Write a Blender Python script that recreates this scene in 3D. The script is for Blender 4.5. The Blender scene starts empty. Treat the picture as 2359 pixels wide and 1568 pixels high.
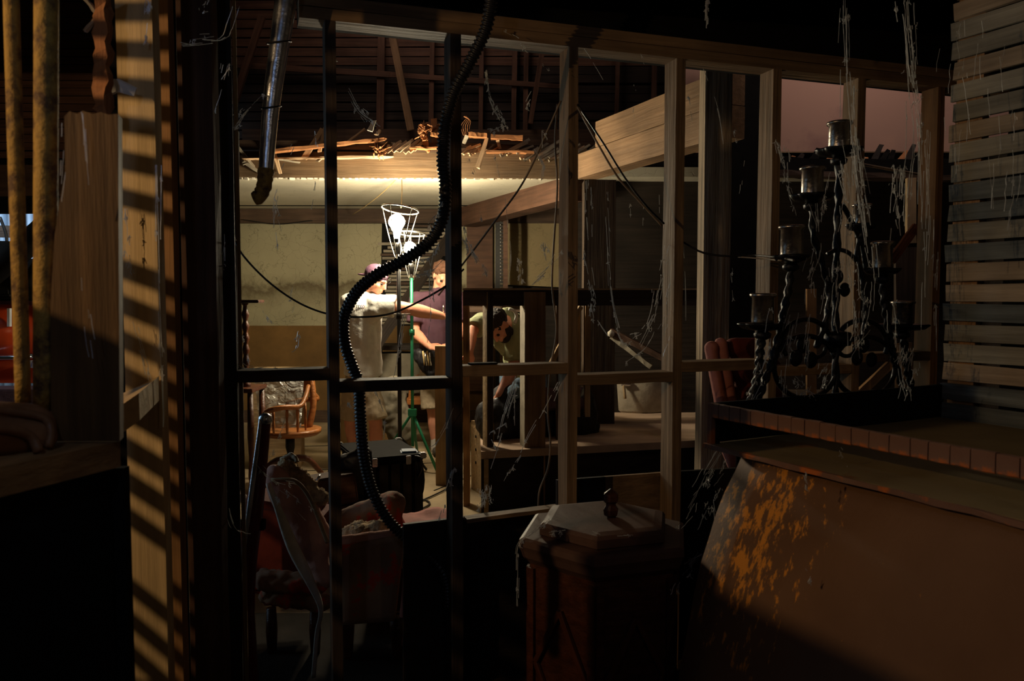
import bpy, bmesh, math, random
from mathutils import Vector, Matrix
R = random.Random(7)
sc = bpy.context.scene
COL = sc.collection

# ---------------------------------------------------------------- camera
F, CX, CY = 1800.0, 1179.5, 784.0
PITCH = math.atan(100 / 1800)
EYE = 1.45
cam = bpy.data.cameras.new('camera'); camo = bpy.data.objects.new('camera', cam); COL.objects.link(camo)
cam.sensor_width = 36; cam.lens = F / 2359 * 36
cam.clip_start = 0.02; cam.clip_end = 100
camo.location = (0, 0, EYE); camo.rotation_euler = (math.pi / 2 - PITCH, 0, 0)
cam.dof.use_dof = True; cam.dof.focus_distance = 4.6; cam.dof.aperture_fstop = 6.0
sc.camera = camo

# ---------------------------------------------------------------- world, lights, exposure
w = bpy.data.worlds.new('world'); sc.world = w; w.use_nodes = True
w.node_tree.nodes['Background'].inputs[0].default_value = (1.0, .72, .5, 1)
w.node_tree.nodes['Background'].inputs[1].default_value = 0.0035
vs = sc.view_settings
vs.view_transform = 'Standard'; vs.look = 'None'; vs.exposure = 0.0; vs.gamma = 1.0; vs.use_curve_mapping = False

def aim(o, target):
    d = Vector(target) - o.location
    o.rotation_euler = d.to_track_quat('-Z', 'Y').to_euler()
def lamp(name, kind, loc, power, color, size=.1, target=None, sizey=None, spread=None):
    l = bpy.data.lights.new(name, kind); l.energy = power; l.color = color
    o = bpy.data.objects.new(name, l); COL.objects.link(o); o.location = loc
    if kind == 'AREA':
        l.size = size
        if sizey: l.shape = 'RECTANGLE'; l.size_y = sizey
        if spread: l.spread = spread
    else:
        l.shadow_soft_size = size
    if target: aim(o, target)
    return o
KEY = (-2.0, .60, 2.12)
lamp('work_light_left', 'POINT', KEY, 48, (1.0, .66, .34), .012)
lamp('daylight_side_door', 'AREA', (-2.55, 3.05, 1.5), 2.2, (.50, .76, 1.0), .5, (0.2, 2.80, 1.35), 1.4, math.radians(90))
lamp('cool_glint', 'POINT', (-.60, .30, 2.25), 3.2, (.45, .62, 1.0), .03)
lamp('right_front_fill', 'POINT', (1.35, -.7, 2.0), 3.4, (1.0, .80, .60), .05)  # unseen fill light added for highlights on the conduit's right side
lamp('upper_right_fill', 'AREA', (2.4, 3.9, 4.3), 7, (1.0, .78, .70), .8, (2.3, 5.6, 3.3), None, math.radians(100))  # unseen fill light added to bring up the pinkish plaster
lamp('upper_storey_fill', 'AREA', (-1.2, 6.4, 5.6), 9, (1.0, .74, .62), 1.6, (-.6, 8.6, 3.6), None, math.radians(120))  # unseen fill light added so the upper boarding is not black
lamp('daylight_yard', 'AREA', (-4.7, 5.7, 3.3), 45, (.62, .80, 1.0), 1.2, (-5.6, 9.0, 1.5), None, math.radians(110))
BULB1 = 640.0
BULB2 = 420.0

# ---------------------------------------------------------------- materials
def nodes(m):
    m.use_nodes = True
    nt = m.node_tree; b = nt.nodes['Principled BSDF']
    return nt, b
def C(c): return (c[0], c[1], c[2], 1)
def plain(name, col, rough=.6, metal=0, var=.25, scale=14, bump=.15, stretch=(1, 1, 1), col2=None, spec=.3, bscale=None, trans=0, coat=0, ramp=(.35, .7)):
    m = bpy.data.materials.new(name); nt, b = nodes(m); N = nt.nodes; L = nt.links
    tc = N.new('ShaderNodeTexCoord'); oi = N.new('ShaderNodeObjectInfo')
    ml = N.new('ShaderNodeVectorMath'); ml.operation = 'MULTIPLY_ADD'
    cmb = N.new('ShaderNodeVectorMath'); cmb.operation = 'SCALE'; cmb.inputs[0].default_value = (37, 53, 71)
    L.new(oi.outputs['Random'], cmb.inputs['Scale'])
    L.new(tc.outputs['Object'], ml.inputs[0]); ml.inputs[1].default_value = stretch; L.new(cmb.outputs[0], ml.inputs[2])
    no = N.new('ShaderNodeTexNoise'); no.inputs['Scale'].default_value = scale; no.inputs['Detail'].default_value = 6; no.inputs['Roughness'].default_value = .62
    L.new(ml.outputs[0], no.inputs['Vector'])
    cr = N.new('ShaderNodeValToRGB')
    c2 = col2 or tuple(x * (1 - var) for x in col)
    cr.color_ramp.elements[0].position = ramp[0]; cr.color_ramp.elements[1].position = ramp[1]
    cr.color_ramp.elements[0].color = C(c2); cr.color_ramp.elements[1].color = C(col)
    L.new(no.outputs['Fac'], cr.inputs[0]); L.new(cr.outputs[0], b.inputs['Base Color'])
    b.inputs['Roughness'].default_value = rough; b.inputs['Metallic'].default_value = metal
    b.inputs['Specular IOR Level'].default_value = spec
    if coat: b.inputs['Coat Weight'].default_value = coat; b.inputs['Coat Roughness'].default_value = .2
    if trans: b.inputs['Transmission Weight'].default_value = trans
    if bump:
        bu = N.new('ShaderNodeBump'); bu.inputs['Strength'].default_value = bump; bu.inputs['Distance'].default_value = .02
        if bscale:
            n2 = N.new('ShaderNodeTexNoise'); n2.inputs['Scale'].default_value = bscale; n2.inputs['Detail'].default_value = 4
            L.new(ml.outputs[0], n2.inputs['Vector']); L.new(n2.outputs['Fac'], bu.inputs['Height'])
        else:
            L.new(no.outputs['Fac'], bu.inputs['Height'])
        L.new(bu.outputs[0], b.inputs['Normal'])
    return m
def wood(name, col, var=.45, rough=.7, scale=5, bump=.35, grime=.35, spec=.25, st=(.35, 7, 7)):
    """grain runs along local X of every board"""
    m = plain(name, col, rough, 0, var, scale, bump, st, spec=spec)
    nt = m.node_tree; N = nt.nodes; L = nt.links; b = N['Principled BSDF']
    cr = [n for n in N if n.type == 'VALTORGB'][0]
    no2 = N.new('ShaderNodeTexNoise'); no2.inputs['Scale'].default_value = 2.6; no2.inputs['Detail'].default_value = 5
    oi = [n for n in N if n.type == 'OBJECT_INFO'][0]; tc = [n for n in N if n.type == 'TEX_COORD'][0]
    ad = N.new('ShaderNodeVectorMath'); ad.operation = 'ADD'; sc_ = [n for n in N if n.type == 'VECT_MATH' and n.operation == 'SCALE'][0]
    L.new(tc.outputs['Object'], ad.inputs[0]); L.new(sc_.outputs[0], ad.inputs[1]); L.new(ad.outputs[0], no2.inputs['Vector'])
    r2 = N.new('ShaderNodeValToRGB'); r2.color_ramp.elements[0].position = .38; r2.color_ramp.elements[1].position = .62
    g = 1 - grime
    r2.color_ramp.elements[0].color = (g, g, g, 1); r2.color_ramp.elements[1].color = (1, 1, 1, 1)
    L.new(no2.outputs['Fac'], r2.inputs[0])
    mx = N.new('ShaderNodeMix'); mx.data_type = 'RGBA'; mx.blend_type = 'MULTIPLY'; mx.inputs[0].default_value = 1
    L.new(cr.outputs[0], mx.inputs[6]); L.new(r2.outputs[0], mx.inputs[7]); L.new(mx.outputs[2], b.inputs['Base Color'])
    return m
def emis(name, col, s):
    m = bpy.data.materials.new(name); nt, b = nodes(m)
    b.inputs['Emission Color'].default_value = C(col); b.inputs['Emission Strength'].default_value = s; b.inputs['Base Color'].default_value = C(col)
    return m
M = {}
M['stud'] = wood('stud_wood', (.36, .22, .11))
M['stud_pale'] = wood('stud_wood_pale', (.74, .53, .27), .22, .75, grime=.12)
M['stud_orange'] = wood('stud_wood_orange', (.48, .25, .10), .35)
M['nearpost'] = wood('near_post_wood', (.20, .105, .035), .5, st=(6, 6, .35))
M['sill'] = wood('sill_wood', (.55, .30, .11), .5, st=(6, .4, 6))
M['joist'] = wood('joist_wood', (.20, .125, .065), .35)
M['girder'] = wood('girder_wood', (.14, .085, .045), .35)
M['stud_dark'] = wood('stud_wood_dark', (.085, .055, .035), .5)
M['beam'] = wood('beam_wood', (.42, .25, .13), .35)
M['weather'] = wood('weathered_post_wood', (.62, .46, .30), .72, .8, 4, 1, .15, st=(.28, 6, 6))
M['tan'] = wood('tan_wood', (.50, .34, .18), .35)
M['brownboard'] = wood('brown_board', (.11, .065, .04), .5)
M['redboard'] = wood('reddish_board', (.15, .075, .045), .45)
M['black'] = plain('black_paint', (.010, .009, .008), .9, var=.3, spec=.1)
M['darkfloor'] = plain('shaded_floor', (.035, .028, .022), .95, 0, .4, 4, .3, spec=.1)
M['blackwood'] = wood('near_black_wood', (.035, .024, .017), .5)
M['lath'] = wood('broken_lath', (.72, .48, .28), .35, .7, grime=.2)
M['lath_orange'] = wood('splintered_lath', (.62, .26, .10), .4, .7)
M['lath_grey'] = wood('grey_lath', (.40, .34, .25), .4, .8)
M['iron'] = plain('wrought_iron', (.022, .023, .026), .32, .75, .4, 40, .35, spec=.5)
M['cup'] = plain('tarnished_cup', (.42, .38, .34), .26, .95, .5, 25, .2)
M['steel'] = plain('galvanised_steel', (.75, .77, .80), .24, .95, .3, 30, .12, (1, 1, 1))
M['rustpipe'] = plain('rusty_yellow_pipe', (.46, .27, .055), .7, .0, .6, 26, .5, (1, 1, 1), col2=(.13, .07, .03), ramp=(.38, .55))
M['hose'] = plain('black_rubber_hose', (.018, .017, .017), .38, 0, .3, 30, .1, spec=.5)
M['cable'] = plain('black_cable', (.02, .017, .015), .5, 0, .3, 30, 0)
M['twine'] = plain('brown_cord', (.22, .15, .09), .7, 0, .3, 30, 0)
M['ochrewire'] = plain('bare_wire', (.6, .42, .18), .5, .3, .3, 30, 0)
M['web'] = None
M['purple'] = plain('purple_shirt', (.075, .032, .048), .85, 0, .2, 30, .25, bscale=9)
M['cap'] = plain('purple_cap', (.075, .032, .055), .85, 0, .15, 30, .1)
M['white'] = plain('white_cotton', (.62, .60, .55), .85, 0, .08, 20, .55, bscale=11)
M['khaki'] = plain('khaki_cotton', (.42, .33, .22), .85, 0, .2, 20, .5, bscale=14)
M['olive'] = plain('olive_cotton', (.27, .28, .15), .85, 0, .2, 20, .6, (1, 1, .3), bscale=16)
M['skin'] = plain('skin', (.62, .27, .17), .5, 0, .12, 25, .05, spec=.35)
M['skin'].node_tree.nodes['Principled BSDF'].inputs['Subsurface Weight'].default_value = .08
M['hair'] = plain('brown_hair', (.12, .05, .025), .6, 0, .5, 60, .8)
M['hairdark'] = plain('dark_hair', (.03, .018, .012), .6, 0, .5, 60, .8)
M['sock'] = plain('white_sock', (.55, .5, .45), .9)
M['shoe'] = plain('dark_shoe', (.06, .05, .04), .6)
M['greenpaint'] = plain('green_paint', (.03, .26, .13), .4, .2, .2, 30, 0)
M['blackmetal'] = plain('black_metal', (.02, .018, .016), .35, .6, .3, 30, 0)
M['cage'] = plain('chrome_wire', (.8, .8, .76), .2, .9, .1, 30, 0)
M['floral'] = plain('floral_fabric', (.30, .18, .10), .9, 0, .5, 9, .3, col2=(.25, .02, .012), ramp=(.44, .56))
M['pink'] = plain('faded_pink_fabric', (.62, .33, .25), .9, 0, .3, 8, .4)
M['pinkvelvet'] = plain('pink_velvet', (.45, .16, .12), .8, 0, .35, 7, .25)
M['redfab'] = plain('dark_red_fabric', (.20, .035, .02), .85, 0, .5, 6, .3)
M['redvarnish'] = plain('dark_red_varnish', (.14, .018, .018), .25, 0, .3, 10, .1, (.4, 5, 5), spec=.5)
M['stuffing'] = plain('chair_stuffing', (.72, .50, .28), .95, 0, .5, 40, 1)
M['cream'] = plain('torn_cream_lining', (.72, .66, .54), .9, 0, .3, 12, .4)
M['leather'] = plain('brown_leather', (.42, .20, .09), .4, 0, .4, 14, .3)
M['orangewood'] = wood('orange_chair_wood', (.46, .16, .04), .4, .35, spec=.5)
M['darkredwood'] = wood('dark_red_wood', (.13, .038, .014), .55, .35, spec=.5)
M['darktopwood'] = plain('dusty_table_top', (.125, .065, .045), .55, 0, .45, 8, .2)
M['stone'] = plain('stone_sink', (.42, .36, .27), .85, 0, .35, 10, .4)
M['duffel'] = plain('black_nylon', (.012, .011, .013), .5, 0, .3, 30, .5, bscale=10)
M['purplecloth'] = plain('dark_purple_cloth', (.10, .055, .07), .9, 0, .3, 20, .4)
M['denim'] = plain('blue_denim', (.12, .19, .27), .9, 0, .4, 30, .3)
M['paper'] = plain('paper_scrap', (.9, .88, .82), .8, 0, .1, 10, .2)
M['orangepaint'] = plain('orange_car_paint', (.52, .055, .012), .3, 0, .25, 4, 0, spec=.5)
M['corr'] = plain('pale_blue_metal', (.55, .68, .82), .5, .2, .15, 4, 0)
M['chrome'] = plain('chrome', (.8, .82, .85), .15, 1, .1, 10, 0)
M['platewhite'] = plain('number_plate', (.7, .74, .8), .5)
M['plateblue'] = plain('plate_ink_blue', (.08, .10, .35), .5)
M['platered'] = plain('plate_ink_red', (.6, .03, .03), .5)
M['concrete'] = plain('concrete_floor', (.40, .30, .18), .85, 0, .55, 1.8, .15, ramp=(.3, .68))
M['plaster_brown'] = plain('brown_dado', (.17, .09, .025), .8, 0, .4, 3, .1)
M['platform'] = plain('platform_boards', (.52, .36, .25), .8, 0, .4, 3, .15, (.4, 2, 1))
M['pinkplaster'] = plain('pinkish_plaster', (.46, .28, .21), .9, 0, .35, 2.2, .15, col2=(.30, .17, .15), ramp=(.25, .45))
M['blue'] = plain('blue_plastic', (.03, .09, .2), .4)
M['greyclothes'] = plain('grey_sacking', (.20, .17, .12), .9, 0, .3, 10, .5, bscale=6)

def film():
    m = bpy.data.materials.new('plastic_film'); nt, b = nodes(m); N = nt.nodes; L = nt.links
    b.inputs['Base Color'].default_value = (.55, .53, .47, 1); b.inputs['Roughness'].default_value = .22
    b.inputs['Specular IOR Level'].default_value = .9
    b.inputs['Alpha'].default_value = .42
    tc = N.new('ShaderNodeTexCoord')
    n = N.new('ShaderNodeTexNoise'); n.inputs['Scale'].default_value = 9; n.inputs['Detail'].default_value = 4; n.inputs['Distortion'].default_value = 1.2
    L.new(tc.outputs['Object'], n.inputs['Vector'])
    bu = N.new('ShaderNodeBump'); bu.inputs['Strength'].default_value = 1; bu.inputs['Distance'].default_value = .06
    L.new(n.outputs['Fac'], bu.inputs['Height']); L.new(bu.outputs[0], b.inputs['Normal'])
    return m
M['film'] = film()
def webmat():
    m = bpy.data.materials.new('cobweb_silk'); nt, b = nodes(m); N = nt.nodes; L = nt.links
    d = N.new('ShaderNodeBsdfDiffuse'); d.inputs[0].default_value = (.85, .85, .83, 1)
    t = N.new('ShaderNodeBsdfTranslucent'); t.inputs[0].default_value = (.85, .85, .83, 1)
    g = N.new('ShaderNodeBsdfGlossy'); g.inputs['Roughness'].default_value = .35
    mx = N.new('ShaderNodeMixShader'); mx.inputs[0].default_value = .5
    m2 = N.new('ShaderNodeMixShader'); m2.inputs[0].default_value = .3
    L.new(d.outputs[0], mx.inputs[1]); L.new(t.outputs[0], mx.inputs[2]); L.new(mx.outputs[0], m2.inputs[1]); L.new(g.outputs[0], m2.inputs[2])
    L.new(m2.outputs[0], N['Material Output'].inputs[0])
    return m
M['web'] = webmat()
def plaster(name, base, stainz=None, crack=1.0, dark=(.10, .075, .04)):
    """old plaster: fine cracks, mottling and (world height stainz) one horizontal damp stain"""
    m = bpy.data.materials.new(name); nt, b = nodes(m); N = nt.nodes; L = nt.links
    b.inputs['Roughness'].default_value = .9; b.inputs['Specular IOR Level'].default_value = .2
    g = N.new('ShaderNodeNewGeometry')
    n1 = N.new('ShaderNodeTexNoise'); n1.inputs['Scale'].default_value = 1.3; n1.inputs['Detail'].default_value = 7
    L.new(g.outputs['Position'], n1.inputs['Vector'])
    r1 = N.new('ShaderNodeValToRGB'); r1.color_ramp.elements[0].position = .3; r1.color_ramp.elements[1].position = .65
    r1.color_ramp.elements[0].color = C(tuple(x * .72 for x in base)); r1.color_ramp.elements[1].color = C(base)
    L.new(n1.outputs['Fac'], r1.inputs[0])
    nd = N.new('ShaderNodeTexNoise'); nd.inputs['Scale'].default_value = 3; nd.inputs['Detail'].default_value = 4
    L.new(g.outputs['Position'], nd.inputs['Vector'])
    ad = N.new('ShaderNodeVectorMath'); ad.operation = 'MULTIPLY_ADD'; ad.inputs[1].default_value = (.5, .5, .5)
    L.new(nd.outputs['Color'], ad.inputs[0]); L.new(g.outputs['Position'], ad.inputs[2])
    vo = N.new('ShaderNodeTexVoronoi'); vo.feature = 'DISTANCE_TO_EDGE'; vo.inputs['Scale'].default_value = 7
    L.new(ad.outputs[0], vo.inputs['Vector'])
    r2 = N.new('ShaderNodeValToRGB'); r2.color_ramp.elements[0].position = 0; r2.color_ramp.elements[1].position = .02
    k = 1 - .38 * crack
    r2.color_ramp.elements[0].color = (k, k, k, 1); r2.color_ramp.elements[1].color = (1, 1, 1, 1)
    L.new(vo.outputs['Distance'], r2.inputs[0])
    mx = N.new('ShaderNodeMix'); mx.data_type = 'RGBA'; mx.blend_type = 'MULTIPLY'; mx.inputs[0].default_value = 1
    L.new(r1.outputs[0], mx.inputs[6]); L.new(r2.outputs[0], mx.inputs[7])
    last = mx.outputs[2]
    if stainz is not None:
        sp = N.new('ShaderNodeSeparateXYZ'); L.new(g.outputs['Position'], sp.inputs[0])
        n3 = N.new('ShaderNodeTexNoise'); n3.inputs['Scale'].default_value = 2.4; n3.inputs['Detail'].default_value = 8; n3.inputs['Roughness'].default_value = .7
        L.new(g.outputs['Position'], n3.inputs['Vector'])
        a = N.new('ShaderNodeMath'); a.operation = 'SUBTRACT'; L.new(sp.outputs[2], a.inputs[0]); a.inputs[1].default_value = stainz
        a2 = N.new('ShaderNodeMath'); a2.operation = 'MULTIPLY_ADD'; L.new(n3.outputs['Fac'], a2.inputs[0]); a2.inputs[1].default_value = .55; L.new(a.outputs[0], a2.inputs[2])
        a3 = N.new('ShaderNodeValToRGB'); e = a3.color_ramp.elements
        e[0].position = .02; e[0].color = (0, 0, 0, 1); e[1].position = .42; e[1].color = (0, 0, 0, 1)
        x = e.new(.14); x.color = (.35, .35, .35, 1); x = e.new(.27); x.color = (.9, .9, .9, 1); x = e.new(.33); x.color = (.25, .25, .25, 1)
        L.new(a2.outputs[0], a3.inputs[0])
        mm = N.new('ShaderNodeMix'); mm.data_type = 'RGBA'; L.new(a3.outputs[0], mm.inputs[0]); L.new(last, mm.inputs[6]); mm.inputs[7].default_value = C(dark)
        last = mm.outputs[2]
    L.new(last, b.inputs['Base Color'])
    bu = N.new('ShaderNodeBump'); bu.inputs['Strength'].default_value = .3; bu.inputs['Distance'].default_value = .02
    L.new(r2.outputs[0], bu.inputs['Height']); L.new(bu.outputs[0], b.inputs['Normal'])
    return m
M['wallplaster'] = plaster('cracked_plaster', (.36, .32, .20), 1.57)
M['ceilplaster'] = plaster('ceiling_plaster', (.60, .55, .42), None, .5)
M['stained'] = plaster('rust_stained_plaster', (.30, .23, .12), None, .6)
def rustmat(name, base, hot, pale, cov=.56, scale=3, stretch=(1, 1, 1), rough=.7):
    m = bpy.data.materials.new(name); nt, b = nodes(m); N = nt.nodes; L = nt.links
    b.inputs['Roughness'].default_value = rough; b.inputs['Metallic'].default_value = .15
    tc = N.new('ShaderNodeTexCoord'); mp = N.new('ShaderNodeMapping'); mp.inputs['Scale'].default_value = stretch
    L.new(tc.outputs['Object'], mp.inputs[0])
    n1 = N.new('ShaderNodeTexNoise'); n1.inputs['Scale'].default_value = 4; n1.inputs['Detail'].default_value = 8; L.new(tc.outputs['Object'], n1.inputs['Vector'])
    r1 = N.new('ShaderNodeValToRGB'); r1.color_ramp.elements[0].position = .35; r1.color_ramp.elements[1].position = .7
    r1.color_ramp.elements[0].color = C(base); r1.color_ramp.elements[1].color = C(pale); L.new(n1.outputs['Fac'], r1.inputs[0])
    n2 = N.new('ShaderNodeTexNoise'); n2.inputs['Scale'].default_value = scale; n2.inputs['Detail'].default_value = 9; n2.inputs['Roughness'].default_value = .7; L.new(mp.outputs[0], n2.inputs['Vector'])
    r2 = N.new('ShaderNodeValToRGB'); r2.color_ramp.elements[0].position = cov; r2.color_ramp.elements[1].position = cov + .06
    L.new(n2.outputs['Fac'], r2.inputs[0])
    mm = N.new('ShaderNodeMix'); mm.data_type = 'RGBA'; L.new(r2.outputs[0], mm.inputs[0]); L.new(r1.outputs[0], mm.inputs[6]); mm.inputs[7].default_value = C(hot)
    L.new(mm.outputs[2], b.inputs['Base Color'])
    bu = N.new('ShaderNodeBump'); bu.inputs['Strength'].default_value = .4; bu.inputs['Distance'].default_value = .01
    L.new(n2.outputs['Fac'], bu.inputs['Height']); L.new(bu.outputs[0], b.inputs['Normal'])
    return m, n2, r2, nt
M['rustlip'] = rustmat('rusted_lip', (.20, .085, .05), (.60, .16, .03), (.26, .16, .11), .52, 6)[0]
M['rustshelf'] = rustmat('olive_rust_shelf', (.24, .17, .07), (.30, .13, .04), (.33, .25, .12), .6, 4)[0]
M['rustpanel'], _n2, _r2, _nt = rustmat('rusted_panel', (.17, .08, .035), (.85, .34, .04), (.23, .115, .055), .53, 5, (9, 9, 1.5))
PANELMASK = True

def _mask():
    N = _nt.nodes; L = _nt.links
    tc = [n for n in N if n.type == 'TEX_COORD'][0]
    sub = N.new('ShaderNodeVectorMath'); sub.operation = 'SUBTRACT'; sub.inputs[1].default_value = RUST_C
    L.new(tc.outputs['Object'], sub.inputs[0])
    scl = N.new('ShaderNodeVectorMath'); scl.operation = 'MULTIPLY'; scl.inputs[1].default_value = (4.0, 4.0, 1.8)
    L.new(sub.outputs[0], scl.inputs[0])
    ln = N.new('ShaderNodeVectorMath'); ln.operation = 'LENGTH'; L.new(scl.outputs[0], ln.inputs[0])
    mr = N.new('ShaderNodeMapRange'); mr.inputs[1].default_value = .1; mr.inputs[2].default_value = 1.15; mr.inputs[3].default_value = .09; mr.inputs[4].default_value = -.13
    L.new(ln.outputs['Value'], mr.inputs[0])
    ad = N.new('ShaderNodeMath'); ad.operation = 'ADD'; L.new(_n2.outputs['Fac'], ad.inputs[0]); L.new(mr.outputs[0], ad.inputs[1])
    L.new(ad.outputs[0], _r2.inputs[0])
# ---------------------------------------------------------------- geometry helpers
def P(px, py, D):
    u = (px - CX) / F; v = (CY - py) / F
    d = Vector((u, math.cos(PITCH) + v * math.sin(PITCH), v * math.cos(PITCH) - math.sin(PITCH)))
    return Vector((0, 0, EYE)) + d * (D / d.y)
def onplane(px, py, p0, n):
    a = Vector((0, 0, EYE)); b = P(px, py, 1.0) - a; n = Vector(n); p0 = Vector(p0)
    return a + b * ((p0 - a).dot(n) / b.dot(n))
WM = {}
def put(name, me, mat=None, parent=None, mtx=None, label=None, cat=None, group=None, kind=None, smooth=False):
    o = bpy.data.objects.new(name, me); COL.objects.link(o)
    mtx = mtx or Matrix.Identity(4)
    WM[o.name] = mtx
    if parent is not None:
        o.parent = parent; o.matrix_parent_inverse = WM[parent.name].inverted()
    o.matrix_basis = mtx
    if me is not None and mat is not None and not me.materials:
        me.materials.append(mat if not isinstance(mat, str) else M[mat])
    if label: o['label'] = label
    if cat: o['category'] = cat
    if group: o['group'] = group
    if kind: o['kind'] = kind
    if smooth and me is not None:
        me.polygons.foreach_set('use_smooth', [True] * len(me.polygons))
    return o
def thing(name, loc, label, cat, group=None, kind=None):
    return put(name, None, None, None, Matrix.Translation(Vector(loc)), label, cat, group, kind)
def frame(x, hint):
    x = Vector(x).normalized(); y = Vector(hint); y = y - x * y.dot(x)
    if y.length < 1e-5: y = x.orthogonal()
    y.normalize(); z = x.cross(y)
    return Matrix((x, y, z)).transposed()
def beam(name, p0, p1, wd, th, mat, parent=None, hint=(1, 0, 0), segs=5, jit=.0012, ragged=0.0, taper=1.0, bow=0.0, bev=.0, **kw):
    """a board from p0 to p1, wd along hint, th across it"""
    p0 = Vector(p0); p1 = Vector(p1); Lg = (p1 - p0).length
    m3 = frame(p1 - p0, hint); mt = Matrix.Translation((p0 + p1) / 2) @ m3.to_4x4()
    bm = bmesh.new(); rings = []
    for i in range(segs + 1):
        f = i / segs; x = -Lg / 2 + Lg * f; k = 1 + (taper - 1) * f; ring = []
        for sy, sz in ((-1, -1), (1, -1), (1, 1), (-1, 1)):
            dx = 0
            if ragged and i in (0, segs): dx = R.uniform(-ragged, ragged)
            ring.append(bm.verts.new((x + dx, sy * wd / 2 * k + R.uniform(-jit, jit), sz * th / 2 * k + R.uniform(-jit, jit) + bow * math.sin(f * math.pi))))
        rings.append(ring)
    for a, b in zip(rings, rings[1:]):
        for j in range(4):
            bm.faces.new((a[j], a[(j + 1) % 4], b[(j + 1) % 4], b[j]))
    bm.faces.new(rings[0][::-1]); bm.faces.new(rings[-1])
    if bev:
        ed = [e for e in bm.edges if abs((e.verts[0].co - e.verts[1].co).normalized().x) > .9]
        bmesh.ops.bevel(bm, geom=ed, offset=bev, segments=1, affect='EDGES')
    bmesh.ops.recalc_face_normals(bm, faces=bm.faces[:])
    me = bpy.data.meshes.new(name); bm.to_mesh(me); bm.free()
    return put(name, me, mat, parent, mt, **kw)
def box(name, c, size, mat, parent=None, rz=0, bev=.004, **kw):
    bm = bmesh.new(); bmesh.ops.create_cube(bm, size=1)
    for v in bm.verts: v.co = Vector((v.co.x * size[0], v.co.y * size[1], v.co.z * size[2]))
    if bev: bmesh.ops.bevel(bm, geom=bm.edges[:], offset=bev, segments=2, affect='EDGES')
    me = bpy.data.meshes.new(name); bm.to_mesh(me); bm.free()
    rot = Matrix.Rotation(rz, 4, 'Z') if not isinstance(rz, Matrix) else rz
    return put(name, me, mat, parent, Matrix.Translation(Vector(c)) @ rot, **kw)
def slab(name, pts, ext, mat, parent=None, jit=0, **kw):
    """polygon of 3D points pushed along ext"""
    pts = [Vector(p) for p in pts]; c = sum(pts, Vector()) / len(pts); ext = Vector(ext)
    bm = bmesh.new()
    a = [bm.verts.new(p - c) for p in pts]; b = [bm.verts.new(p - c + ext) for p in pts]
    n = len(a); bm.faces.new(a); bm.faces.new(b[::-1])
    for i in range(n): bm.faces.new((a[i], b[i], b[(i + 1) % n], a[(i + 1) % n]))
    bmesh.ops.recalc_face_normals(bm, faces=bm.faces[:])
    me = bpy.data.meshes.new(name); bm.to_mesh(me); bm.free()
    return put(name, me, mat, parent, Matrix.Translation(c), **kw)
def smoothpath(pts, n):
    pts = [Vector(p) for p in pts]
    if len(pts) < 3:
        return [pts[0].lerp(pts[-1], i / n) for i in range(n + 1)]
    out = []; q = [pts[0] * 2 - pts[1]] + pts + [pts[-1] * 2 - pts[-2]]
    L = [0]
    for a, b in zip(pts, pts[1:]): L.append(L[-1] + (b - a).length)
    for i in range(n + 1):
        s = L[-1] * i / n; k = 0
        while k < len(pts) - 2 and L[k + 1] < s: k += 1
        t = (s - L[k]) / max(L[k + 1] - L[k], 1e-9)
        p0, p1, p2, p3 = q[k], q[k + 1], q[k + 2], q[k + 3]
        out.append(.5 * ((2 * p1) + (-p0 + p2) * t + (2 * p0 - 5 * p1 + 4 * p2 - p3) * t * t + (-p0 + 3 * p1 - 3 * p2 + p3) * t ** 3))
    return out
def sweep(bm, path, rad, sides=8, cap=True, flat=1.0, closed=False, twist=0.0):
    n = len(path); prev = None; rings = []
    for i, p in enumerate(path):
        if closed: t = path[(i + 1) % n] - path[i - 1]
        else: t = path[min(i + 1, n - 1)] - path[max(i - 1, 0)]
        t = t.normalized() if t.length > 1e-9 else Vector((0, 0, 1))
        if prev is None: u = t.orthogonal().normalized()
        else:
            u = prev - t * prev.dot(t)
            u = u.normalized() if u.length > 1e-6 else t.orthogonal().normalized()
        prev = u; v = t.cross(u)
        r = rad(i / max(n - 1, 1), i) if callable(rad) else rad
        ring = []
        for k in range(sides):
            an = 2 * math.pi * k / sides
            fl = flat
            a2 = an
            rr = r
            if twist: rr = r * (1 + .25 * math.cos(2 * (an - twist * i)))
            ring.append(bm.verts.new(p + u * math.cos(a2) * rr + v * math.sin(a2) * rr * fl))
        rings.append(ring)
    m = n if closed else n - 1
    for i in range(m):
        a = rings[i]; b = rings[(i + 1) % n]
        for k in range(sides): bm.faces.new((a[k], a[(k + 1) % sides], b[(k + 1) % sides], b[k]))
    if cap and not closed:
        bm.faces.new(rings[0][::-1]); bm.faces.new(rings[-1])
def tube(name, pts, rad, mat, parent=None, n=None, sides=8, closed=False, flat=1, twist=0, raw=False, **kw):
    pts = [Vector(p) for p in pts]
    path = pts if raw else smoothpath(pts, n or max(8, len(pts) * 5))
    if closed and not raw: path = path[:-1]
    c = path[0].copy(); bm = bmesh.new()
    sweep(bm, [p - c for p in path], rad, sides, True, flat, closed, twist)
    bmesh.ops.recalc_face_normals(bm, faces=bm.faces[:])
    me = bpy.data.meshes.new(name); bm.to_mesh(me); bm.free()
    return put(name, me, mat, parent, Matrix.Translation(c), smooth=True, **kw)
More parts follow.
